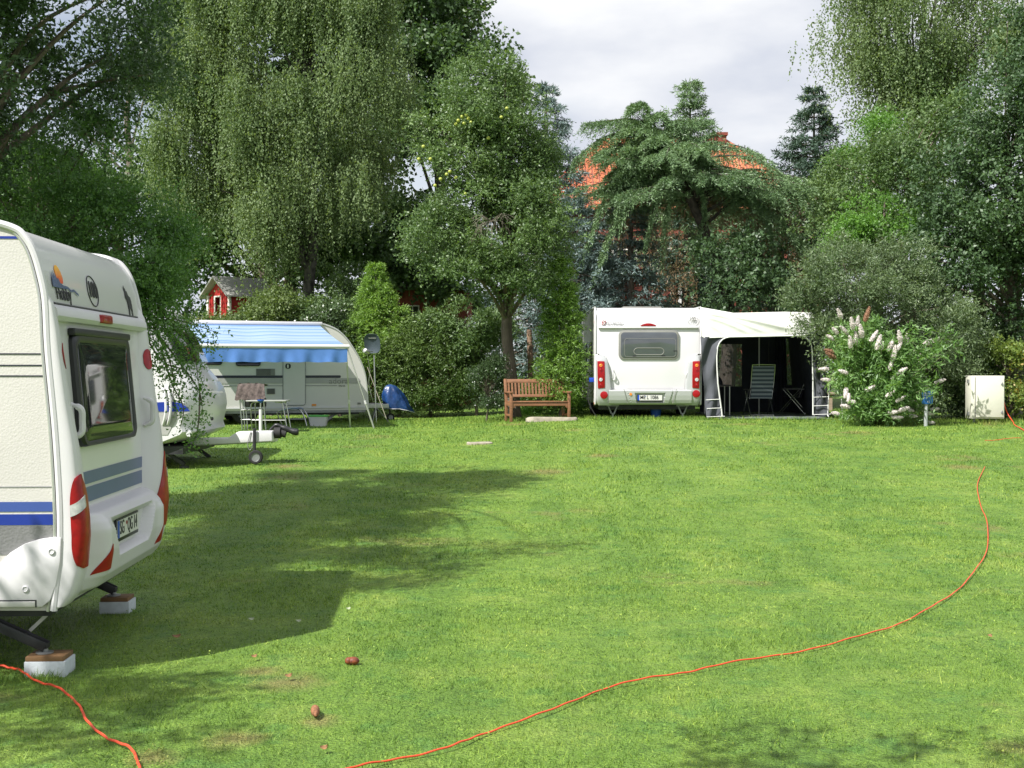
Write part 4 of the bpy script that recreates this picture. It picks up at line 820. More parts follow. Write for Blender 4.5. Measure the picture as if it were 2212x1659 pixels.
for z_ in (c0.z+0.1, c1.z-0.12): MB().box((c0.x-0.03,26.3,z_-0.04),(c0.x,26.36,z_+0.04)).build('bracket', GALV, t)
for x_ in (c0.x+0.12, c1.x-0.12): MB().box((x_-0.02,26.35,gC-0.05),(x_+0.02,26.4,c0.z+0.01)).build('stand', GALV, t)
b0 = G(2000, 921); t = thing('hookup_post', tuple(b0), 'grey post with a small blue sign beside the flowering bush', 'post')
k_ = b0.y/2700; tp = CAMZ+(803-834)*k_
MB().tube([(b0.x,b0.y,b0.z-0.05),(b0.x,b0.y,tp)], 0.038, 12).build('pole', mat('grey pipe', (0.42,0.44,0.44), 0.5), t, bevel=0.004)
SB = mat('blue enamel sign', (0.02,0.12,0.38), 0.35)
sg = MB().box((b0.x-0.10,b0.y-0.065,tp-0.37),(b0.x+0.12,b0.y-0.052,tp-0.09)).build('sign', SB, t, bevel=0.004)
text('35 m', 0.07, (b0.x-.08,b0.y-0.066,tp-0.15), (1,0,0), (0,0,1), PLATE, sg); text('3 8', 0.07, (b0.x-.08,b0.y-0.066,tp-0.24), (1,0,0), (0,0,1), PLATE, sg); text('15', 0.055, (b0.x,b0.y-0.066,tp-0.325), (1,0,0), (0,0,1), PLATE, sg)
MB().box((b0.x-.08,b0.y-0.068,tp-0.196),(b0.x+.09,b0.y-0.0655,tp-0.19)).build('sign_line', PLATE, sg)
# dish
dd = 29.6; pb = W(813, 905, dd); gz_ = float(g(pb.x, dd)); t = thing('satellite_dish', (pb.x,dd,gz_), 'dark grey satellite dish on a thin mast beside the hedge', 'satellite dish')
MB().tube([(pb.x,dd,gz_),(W(808,768,dd).x,dd,W(808,768,dd).z)], 0.017, 8).build('mast', CHROME, t, smooth_=True)
for a in (0.3, 2.4, 4.5): MB().tube([(pb.x,dd,gz_+0.38),(pb.x+0.33*math.cos(a),dd+0.33*math.sin(a),gz_)], 0.01, 6).build('tripod_leg', GALV, t)
dc = W(805, 742, dd); DM = mat('slate dish', (0.055,0.075,0.09), 0.45)
_M = Matrix.Translation(dc) @ Matrix.Rotation(R(-12),4,'Z') @ Matrix.Rotation(R(16),4,'X')
b = MB(); b.M = _M; L_ = []
for q in np.linspace(0.02,1,9): L_.append([(0.20*q*math.copysign(abs(math.cos(a))**0.7,math.cos(a)), -0.06*q*q+0.03, 0.24*q*math.copysign(abs(math.sin(a))**0.7,math.sin(a))) for a in np.linspace(0,2*math.pi,33)[:-1]])
b.loft(L_, cap=False); ds = b.build('reflector', DM, t, smooth_=True, thick=0.006)
text('TechniSat', 0.05, _M @ Vector((0,-0.005,0.13)), (_M.to_3x3() @ Vector((1,0,0))), (_M.to_3x3() @ Vector((0,0,1))), ALU, ds, align='CENTER', bold=0.001)
lb_ = W(793, 760, dd-0.35); MB().tube([dc+Vector((0,0.0,-0.20)), lb_], 0.012, 6).build('feed_arm', GALV, t)
MB().tube([lb_+Vector((0.03,0.08,-0.02)), lb_+Vector((-0.06,-0.04,0.03))], 0.055, 12).build('feed_horn', ALU, t, bevel=0.01)
MB().tube(spline([lb_+Vector((0,0,-.05)), W(799,800,dd-.2), W(797,830,dd-.1), W(806,870,dd)],6), 0.006, 5).build('cable', ALU, t)
# stacked chairs with a cover, side table
def P3(X, Y, d): return W(X, Y, d)
CD = 26.6
gq = float(g(P3(548,900,CD).x, CD)); t = thing('folded_chairs', (P3(545,900,CD).x, CD, gq), 'stack of folded garden chairs under a brown cover beside the canopy', 'chairs')
COV = mat('brown woven cover', (0.11,0.085,0.075), 0.9, var=0.3, scale=14, bump=0.6, bscale=20, bdist=0.03)
def cvf(i, j):
    x0 = P3(512,0,CD).x; x1 = P3(578,0,CD).x
    a = i*2-1; x = x0+(x1-x0)*(0.5+0.5*a*(0.86+0.14*j)); zt2 = P3(0,829,CD).z-0.02*abs(a)**4; zb2 = P3(0,864+ (0 if a < .6 else -3)+1.5*math.sin(i*23),CD).z
    return (x, CD-0.12-0.10*j**0.6+0.006*math.sin(i*28+j*3), zt2+(zb2-zt2)*j)
MB().grid(cvf, 40, 12).build('cover', COV, t, smooth_=True, thick=0.006)
MB().grid(lambda i, j: (cvf(i,0)[0], CD-0.12+0.5*j, cvf(i,0)[2]-0.03*j+0.02*math.sin(i*20)), 20, 4).build('cover_top', COV, t, smooth_=True)
for k in range(3):
    y_ = CD-0.05+0.13*k; xa_, xb_ = P3(517+k*3.0,0,CD).x, P3(570-2*k,0,CD).x
    pts = [(xa_,y_,P3(0,845,CD).z),(xa_+0.06,y_,P3(0,905,CD).z-0.06),(xa_+0.07,y_,gq+0.0)]
    f = MB().tube(pts, 0.013, 7).tube([(xb_,y_,P3(0,845,CD).z),(xb_+0.03,y_,P3(0,905,CD).z-.06),(xb_+0.05,y_,gq)], 0.013, 7)
    for Yb in (886, 907): f.tube([(xa_+0.04,y_,P3(0,Yb,CD).z),(xb_+0.03,y_,P3(0,Yb,CD).z)], 0.010, 6)
    f.build('chair_frame', CHROME, t, smooth_=True)
MB().box((P3(527,0,CD).x,CD+0.05,P3(0,880,CD).z),(P3(570,0,CD).x,CD+0.3,P3(0,860,CD).z)).build('chair_fabric', BLACKP, t, bevel=0.02)
TD2 = 26.2; t = thing('camping_table', (P3(590,900,TD2).x, TD2, float(g(-5,TD2))), 'small grey camping table with tube legs beside the folded chairs', 'table')
zt2 = P3(0,866,TD2).z; x0, x1 = P3(536,0,TD2).x, P3(622,0,TD2).x; gt2 = float(g(-5,TD2))
MB().box((x0,TD2-0.25,zt2-0.015),(x1,TD2+0.3,zt2+0.012)).build('tabletop', mat('grey laminate', (0.33,0.34,0.31), 0.5), t, bevel=0.008)
for y_ in (TD2-0.2, TD2+0.22):
    for xa_, xb_, k in ((x0+0.10,x0+0.12,1),(x1-0.06,x1+0.03,-1)):
        MB().tube(spline([(xa_+0.18*k,y_,zt2-0.02),(xa_+0.03*k,y_,zt2-0.04),(xa_,y_,zt2-0.14),((xa_+xb_)/2,y_,zt2-0.4),(xb_,y_,gt2)],5), 0.013, 7).build('leg', CHROME, t, smooth_=True)
MB().tube([(x0+0.11,TD2-.2,gt2+0.25),(x1,TD2-.2,gt2+0.25)], 0.009, 6).build('stretcher', CHROME, t)
# umbrella stand / pump standing before it
t = thing('parasol_base', (P3(563,905,25.6).x,25.6,float(g(-5,25.6))), 'white pole with a blue top standing in front of the folded chairs', 'pole')
q0 = P3(563,0,25.6).x; gz3 = float(g(q0,25.6))
MB().tube([(q0,25.6,gz3),(q0,25.6,P3(0,885,25.6).z)], 0.035, 10).build('sleeve', WHITE2, t, smooth_=True); MB().tube([(q0,25.6,P3(0,886,25.6).z),(q0,25.6,P3(0,868,25.6).z)], 0.015, 8).build('pole', CHROME, t, smooth_=True)
MB().loft([[(q0+r*math.cos(a*.6283),25.6+r*math.sin(a*.6283),P3(0,Yq,25.6).z) for a in range(10)] for Yq, r in ((871,0.02),(866,0.07),(864,0.07))]).build('cap', BB, t)
# steps
SDp = 28.6; q = P3(640,918,SDp); gs3 = float(g(q.x,SDp)); t = thing('entry_step', (q.x,SDp,gs3), 'double metal entry step below the caravan door', 'step')
for y_ in (SDp-0.3,SDp+0.15):
    MB().tube(spline([(q.x-0.28,y_,gs3+0.36),(q.x-0.1,y_,gs3+0.40),(q.x+0.10,y_,gs3+0.39),(q.x+0.22,y_,gs3+0.24),(q.x+0.29,y_,gs3)],5), 0.016, 7).build('side_tube', CHROME, t, smooth_=True)
    MB().tube(spline([(q.x-0.28,y_,gs3+0.36),(q.x-0.38,y_,gs3+0.30),(q.x-0.32,y_,gs3+0.14),(q.x-0.26,y_,gs3)],5), 0.016, 7).build('side_tube', CHROME, t, smooth_=True)
for z_, xo_ in ((0.37,-0.08),(0.16,0.06)): MB().box((q.x+xo_-0.2,SDp-0.3,gs3+z_-0.015),(q.x+xo_+0.16,SDp+0.15,gs3+z_+0.01)).build('tread', GALV, t, bevel=0.006)
q = P3(688,905,28.4); gs4 = float(g(q.x,28.4)); t = thing('storage_tub', (q.x,28.4,gs4), 'white plastic tub with a green rim under the caravan', 'tub')
MB().loft([rr for rr in [[(q.x+a*s_, 28.4+b_*s_*0.8, gs4+z) for a, b_ in rrect(-0.2,-0.17,0.2,0.17,0.05)] for z, s_ in ((0,0.9),(0.22,1.03),(0.22,0.98),(0.02,0.86))]], cap=True).build('tub', WHITE2, t, smooth_=True)
MB().loft([[(q.x+a*s_, 28.4+b_*s_*0.8, gs4+z) for a, b_ in rrect(-0.2,-0.17,0.2,0.17,0.05)] for z, s_ in ((0.215,1.05),(0.215,1.08),(0.24,1.10),(0.25,1.06),(0.24,1.0))], cap=False).build('rim', mat('green plastic', (0.10,0.42,0.08), 0.4), t, smooth_=True)

# ------------------------------------------------------------------ stones, fruit, cones and litter on the lawn
STONE = mat('old concrete', (0.36,0.32,0.25), 0.9, var=0.2, scale=9, bump=0.6, bscale=30, bdist=0.01)
def stone(X0, X1, Y, dep, h, name, label, cat, rz=0.03):
    a = G(X0, Y); b = G(X1, Y); rr = random.Random(int(X0)); n = 20; L_ = []
    c = (a+b)/2; w = (b-a).length/2
    for z, s_ in ((-0.04,1),(h*0.7,1),(h,0.93)):
        L_.append([(c.x+w*s_*math.copysign(abs(math.cos(t))**0.5,math.cos(t))*(1+.0*z), c.y+dep/2+dep/2*s_*math.copysign(abs(math.sin(t))**0.6,math.sin(t)), float(g(c.x,c.y))+z+0.006*math.sin(3*t+X0)) for t in np.linspace(0,2*math.pi,n+1)[:-1]])
    o = MB().loft(L_).build(name, STONE, None, smooth_=True, loc=(c.x,c.y+dep/2,float(g(c.x,c.y)))); tag(o, label, cat)
stone(1145, 1240, 911, 0.30, 0.085, 'concrete_slab', 'long concrete slab in the grass in front of the bench', 'slab')
stone(1010, 1062, 961, 0.32, 0.035, 'paving_stone', 'round flat stone set into the lawn', 'stone')
ROT = mat('rotten apple skin', (0.24,0.06,0.02), 0.6, var=0.3, scale=40, col2=(0.06,0.012,0.01))
a = G(762, 1438); t = MB().ball((a.x, a.y, a.z+0.024), 0.032, 16, 10, (1.2,0.9,0.75)).ball((a.x-0.026, a.y-0.008, a.z+0.026), 0.022, 12, 8).build('windfall_apple', ROT, None, smooth_=True, loc=a); tag(t, 'brown rotten apple lying on the sunlit grass', 'fruit')
CONE = mat('brown cone', (0.30,0.13,0.06), 0.8, var=0.3, scale=60, bump=0.8, bscale=120, bdist=0.006)
a = G(686, 1551); b = MB(); n_ = 12
b.loft([[(a.x-0.03*q+0.022*math.sin(math.pi*(q*.9+.06))*math.cos(t)*(1+.12*math.sin(q*40)), a.y-0.08+0.17*q, a.z+0.03+0.024*math.sin(math.pi*(q*.9+.06))*math.sin(t)*(1+.12*math.sin(q*40))) for t in np.linspace(0,2*math.pi,13)[:-1]] for q in np.linspace(0,1,22)])
t = b.build('pine_cone', CONE, None, smooth_=True, loc=a); tag(t, 'brown elongated cone on the grass near the cable', 'cone')
LEAFD = mat('dry leaf', (0.30,0.15,0.06), 0.7, var=0.3, scale=30)
PAPERM = mat('pale scrap', (0.34,0.38,0.24), 0.6)
for (X_, Y_, m, nm, lab, s_) in ((548,1430,LEAFD,'fallen_leaf','tiny orange fallen leaf just past the caravan shadow',0.02),(698,1632,LEAFD,'fallen_leaf','small brown fallen leaf below the cone',0.02),(542,1348,PAPERM,'paper_scrap','white scrap in the caravan shadow',0.022),(644,1352,PAPERM,'fallen_leaf','pale fallen leaf in the caravan shadow near its edge',0.02),(380,1386,LEAFD,'twig','short pale twig in the caravan shadow',0.03),(752,1325,PAPERM,'fallen_leaf','pale leaf beyond the shadow corner',0.018),(622,1473,LEAFD,'fallen_leaf','tan fallen leaf on the bare patch',0.022),(2140,1385,LEAFD,'fallen_leaf','orange fallen leaf near the right edge of the lawn',0.02)):
    a = G(X_, Y_, 0.03); rr = random.Random(X_); s_ *= 0.8
    o = MB().loft([[(a.x+s_*1.1*u_*math.cos(.4*rr.random()+.2)-v_*s_*(1-u_*u_)*.5, a.y+s_*u_*.6+v_*s_*(1-u_*u_)*.9, a.z+0.008*u_*u_+0.004*v_) for v_ in (-1,0,1)] for u_ in np.linspace(-1,1,7)], close=False).build(nm, m, None, thick=0.0012, loc=a); tag(o, lab, 'scrap' if nm == 'paper_scrap' else ('twig' if nm == 'twig' else 'leaf'))
# ------------------------------------------------------------------ orange cables
ORC = mat('orange cable', (0.72,0.075,0.03), 0.45, var=0.05)
def cable(pts, r, name, label, wob=0.004, seed=1, m=ORC, grp='orange power cables'):
    rr = random.Random(seed); P = [p if isinstance(p, Vector) else G(p[0], p[1]) for p in pts]; S = spline(P, 22); q = []
    for k, p in enumerate(S):
        gg_ = float(g(p.x, p.y)); hz_ = p.z-gg_ if p.z-gg_ > 0.05 else 0.021+0.006*math.sin(k*0.17+seed)+0.002*math.sin(k*0.57)
        q.append((p.x+wob*math.sin(k*0.13+seed), p.y+wob*math.sin(k*0.19), gg_+hz_))
    o = MB().tube(q, r, 7).build(name, m, None, smooth_=True, loc=P[0]); tag(o, label, 'cable', grp)
cable([(2128,1012),(2112,1052),(2118,1092),(2134,1135),(2131,1195),(2100,1250),(2040,1302),(1960,1347),(1850,1386),(1700,1420),(1540,1449),(1430,1470),(1300,1499),(1180,1549),(1050,1594),(960,1629),(820,1658),(700,1690)], 0.0048, 'power_cable', 'long orange cable curving across the whole right side of the lawn', seed=3)
cable([(-60,1446),(0,1448),(35,1455),(72,1478),(125,1497),(165,1530),(186,1570),(240,1610),(285,1636),(299,1668),(296,1720)], 0.0065, 'power_cable', 'short orange cable snaking through the bottom left grass', seed=5)
c2_ = c1.x; zz_ = c0.z
cable([Vector((c2_+0.01,26.3,c0.z+0.5)),Vector((c2_+0.03,26.25,c0.z+0.25)),Vector((c2_+0.12,26.2,c0.z+0.02)),(2200,925),(2240,950)], 0.010, 'power_cable', 'orange cable running down from the cabinet side to the right', seed=7)
cable([(2128,955),(2165,952),(2206,948)], 0.005, 'power_cable', 'faint orange cable end in the far right grass', seed=9)
cable([Vector((c0.x+0.1,26.35,c0.z+0.02)),(2080,915),(2035,918),(2004,921)], 0.007, 'ground_cable', 'thin dark cable between the grey post and the cabinet', seed=8, m=RUBBER, grp='dark ground cables')

# ------------------------------------------------------------------ playhouse and houses behind the trees
REDW = mat('red painted boards', (0.42,0.022,0.018), 0.65, var=0.15, scale=6, stretch=(6,6,1))
FELT = mat('grey roofing felt', (0.36,0.36,0.33), 0.9, var=0.12, scale=5, bump=0.3, bscale=60, bdist=0.004)
WHP = mat('white paint', (0.72,0.70,0.62), 0.55)
PD = 36.0; pc = W(510, 690, PD); pa = R(-40); PM = Matrix.Translation((pc.x, PD+0.6, 0)) @ Matrix.Rotation(R(45),4,'Z')
PHs = thing('playhouse', (pc.x, PD+0.6, float(g(-6,36))), 'small red board playhouse with a grey roof among the bushes', 'playhouse', None, R(45))
# local: gable wall at x = -0.8 (facing left-front), long side at y = -0.6 (facing right-front)
Pz = lambda Y: CAMZ+(803-Y)/2700*PD
zf, ze, zr = Pz(672)-0.35, Pz(636), Pz(603)
def ph(name, f, m, par=PHs, bev=0.004):
    b = MB(); b.M = PM; f(b); return b.build(name, m, par, bevel=bev)
hw_ = 0.56; L2 = 0.72
ph('wall', lambda b: b.prism([(-hw_,zf),(-0.10,zf),(-0.10,ze+0.02),(-hw_,ze+0.02)], 'x', -L2, -L2+0.03), REDW, bev=0)
ph('wall', lambda b: b.prism([(0.22,zf),(hw_,zf),(hw_,ze+0.02),(0.22,ze+0.02)], 'x', -L2, -L2+0.03), REDW, bev=0)
ph('gable', lambda b: b.prism([(-hw_,ze+0.02),(-0.10,ze+0.02),(-0.10,Pz(641)),(0.22,Pz(641)),(0.22,ze+0.02),(hw_,ze+0.02),(0,zr-0.04)], 'x', -L2-0.004, -L2+0.026), REDW, bev=0)
ph('wall', lambda b: b.box((-L2,-hw_,zf),(L2,-hw_+0.03,ze)), REDW); ph('wall', lambda b: b.box((-L2,hw_-0.03,zf),(L2,hw_,ze)), REDW); ph('wall', lambda b: b.prism([(-hw_,zf),(hw_,zf),(hw_,ze),(0,zr-0.04),(-hw_,ze)], 'x', L2-0.03, L2), REDW)
ph('battens', lambda b: [b.box((-L2-0.02,y_-0.012,zf),(-L2-0.004,y_+0.012, ze+(zr-ze)*(1-abs(y_)/hw_)-0.05 if not -0.1 < y_ < 0.22 else 0) if not -0.1 < y_ < 0.22 else (-L2-0.0045,y_+0.012,Pz(641)+0.3)) for y_ in [-0.48,-0.38,-0.28,-0.18,0.28,0.36,0.46]], REDW)
ph('battens', lambda b: [b.box((x_-0.012,-hw_-0.015,zf),(x_+0.012,-hw_,ze)) for x_ in np.arange(-0.6,0.7,0.11)], REDW)
wn = ph('window', lambda b: b.box((-L2-0.02,-0.12,zf),(-L2+0.02,-0.08,Pz(640))).box((-L2-0.02,0.20,zf),(-L2+0.02,0.24,Pz(640))).box((-L2-0.02,-0.12,Pz(642)),(-L2+0.02,0.24,Pz(639))), WHP)
for (x_, y_) in ((-L2,-hw_),(-L2,hw_),(L2,-hw_)): ph('corner_post', lambda b: b.box((x_-0.05,y_-0.05,zf-1.2),(x_+0.03,y_+0.03,ze-0.02)), WHP)
ph('floor', lambda b: b.box((-L2,-hw_,zf-0.08),(L2,hw_,zf)), WHP)
for s in (-1,1): ph('roof', lambda b: b.prism([(0,zr+0.03),(s*(hw_+0.18),ze-0.10),(s*(hw_+0.18),ze-0.05),(0,zr+0.09)], 'x', -L2-0.22, L2+0.12), FELT)
# orange roofed house
TILE = bpy.data.materials.new('orange pantiles'); TILE.use_nodes = True; _n = TILE.node_tree; _b = _n.nodes['Principled BSDF']; _b.inputs['Roughness'].default_value = 0.7
_t = _n.nodes.new('ShaderNodeTexCoord'); _br = _n.nodes.new('ShaderNodeTexBrick'); _br.inputs['Scale'].default_value = 1.0; _br.offset = 0.0; _br.inputs['Color1'].default_value = (0.60,0.19,0.085,1); _br.inputs['Color2'].default_value = (0.46,0.14,0.06,1); _br.inputs['Mortar'].default_value = (0.20,0.05,0.025,1)
_br.inputs['Brick Width'].default_value = 0.26; _br.inputs['Row Height'].default_value = 0.33; _br.inputs['Mortar Size'].default_value = 0.03
_n.links.new(_t.outputs['UV'], _br.inputs['Vector']); _n.links.new(_br.outputs['Color'], _b.inputs['Base Color'])
BRK = mat('dark red brick', (0.24,0.06,0.04), 0.85, var=0.2, scale=20, bump=0.5, bscale=12, bdist=0.01)
HD = 48.0; Hx = lambda X: (X-1106)/2700*HD; Hz = lambda Y: CAMZ+(803-Y)/2700*HD
HS = thing('house', (Hx(1440), HD+4, float(g(6,52))), 'brick house with a bright orange tiled hip roof behind the conifers', 'house')
ez = Hz(455); ex0, ex1 = Hx(1140), Hx(1800); rz_ = Hz(264); rx0, rx1 = Hx(1315), Hx(1600); ry = HD+4
def tri_roof(pts, name):
    me = bpy.data.meshes.new(name); me.from_pydata([Vector(p) for p in pts], [], [tuple(range(len(pts)))]); uv = me.uv_layers.new(name='UVMap')
    a = Vector(pts[0]); u = (Vector(pts[1])-a).normalized(); nrm_ = u.cross(Vector(pts[2])-a).normalized(); v = nrm_.cross(u)
    for l in me.loops: d_ = Vector(pts[l.vertex_index])-a; uv.data[l.index].uv = (d_.dot(u), d_.dot(v))
    return link(name, me, TILE, HS)
def tiled(p0, p1, p2, p3):
    # real pantile relief: rows stepped, rolls across
    p0, p1, p2, p3 = [Vector(p) for p in (p0, p1, p2, p3)]; L1 = (p1-p0).length; Hh = ((p3+p2)/2-(p0+p1)/2).length; n_ = (p1-p0).cross(p3-p0).normalized()
    nx = int(L1/0.26)*3; ny = int(Hh/0.33)*2; vs = []; uvs = []
    for j in range(ny+1):
        v = j/ny; a = p0.lerp(p3, v); b_ = p1.lerp(p2, v)
        for i in range(nx+1):
            u = i/nx; p = a.lerp(b_, u); dist = (p-a).length; vs.append(p + n_*(0.03*math.sin((p-p0).dot((p1-p0).normalized())/0.26*2*math.pi)+0.05*(1-(j%2)))); uvs.append(((p-p0).dot((p1-p0).normalized()), (v*Hh)))
    me = bpy.data.meshes.new('roof'); me.from_pydata(vs, [], [(j*(nx+1)+i, j*(nx+1)+i+1, (j+1)*(nx+1)+i+1, (j+1)*(nx+1)+i) for j in range(ny) for i in range(nx)])
    uv = me.uv_layers.new(name='UVMap')
    for l in me.loops: uv.data[l.index].uv = uvs[l.vertex_index]
    return link('roof_slope', me, TILE, HS)
tiled((ex0,HD,ez),(ex1,HD,ez),(rx1,ry,rz_),(rx0,ry,rz_))
tri_roof([(ex1,HD,ez),(ex1,HD+8,ez),(rx1,ry,rz_)], 'roof_slope'); tri_roof([(ex0,HD+8,ez),(ex0,HD,ez),(rx0,ry,rz_)], 'roof_slope'); tri_roof([(ex1,HD+8,ez),(ex0,HD+8,ez),(rx0,ry,rz_),(rx1,ry,rz_)], 'roof_slope')
MB().tube([(rx0,ry,rz_),(rx1,ry,rz_),(ex1,HD,ez)], 0.12, 8).tube([(rx0,ry,rz_),(ex0,HD,ez)], 0.12, 8).build('ridge_tiles', mat('ridge tile', (0.45,0.10,0.04), 0.7), HS, smooth_=True)
MB().box((ex0+0.4,HD+0.4,0),(ex1-0.4,HD+7.6,ez)).build('wall', BRK, HS)
MB().box((Hx(1576),ry-0.4,rz_-1.2),(Hx(1603),ry+0.4,rz_+0.15)).box((Hx(1573),ry-0.46,rz_+0.15),(Hx(1606),ry+0.46,rz_+0.27)).build('chimney', BRK, HS)
for X_ in (1250,1350,1450,1560,1660):
    w = MB().box((Hx(X_)-0.5,HD+0.33,Hz(600)),(Hx(X_)+0.5,HD+0.41,Hz(535))).build('window', WHP, HS, bevel=0.02); MB().box((Hx(X_)-0.42,HD+0.32,Hz(596)),(Hx(X_)+0.42,HD+0.328,Hz(539))).build('pane', GLASS, w)
# white outbuilding glimpsed under the conifers
WR = mat('white render', (0.72,0.72,0.70), 0.8)
Q = 42.0; qx = lambda X: (X-1106)/2700*Q; qz = lambda Y: CAMZ+(803-Y)/2700*Q
t = thing('outbuilding', (qx(1540), Q+1, float(g(6,42))), 'white rendered outbuilding glimpsed through the conifers above the white caravan', 'building')
MB().box((qx(1490),Q,0.3),(qx(1585),Q+3,qz(585))).build('wall', WR, t); MB().prism([(Q-0.2,qz(585)),(Q+3.2,qz(585)),(Q+1.5,qz(560))], 'x', qx(1484), qx(1592)).build('roof', FELT, t)
# brick building at the left of the fruit tree
Q2 = 41.0; bx2 = lambda X: (X-1106)/2700*Q2; bz2 = lambda Y: CAMZ+(803-Y)/2700*Q2
t = thing('brick_building', (bx2(920), Q2+2, float(g(-3,41))), 'dark red brick building with a white window behind the hedge', 'building')
MB().box((bx2(800),Q2,0.3),(bx2(1010),Q2+5,bz2(628))).build('wall', BRK, t)
MB().box((bx2(790),Q2-0.5,bz2(628)),(bx2(1020),Q2+5.3,bz2(618))).build('roof', mat('dark eave', (0.05,0.035,0.03), 0.8), t)
w = MB().box((bx2(867),Q2-0.05,bz2(712)),(bx2(906),Q2+0.0,bz2(660))).build('window', WHP, t); 
for a_, b_ in ((869.5,875.5),(880,890.5),(892.5,903.5)): MB().box((bx2(a_),Q2-0.065,bz2(709)),(bx2(b_),Q2-0.051,bz2(680))).box((bx2(a_),Q2-0.065,bz2(678.5)),(bx2(b_),Q2-0.051,bz2(663))).build('pane', GLASS, w)
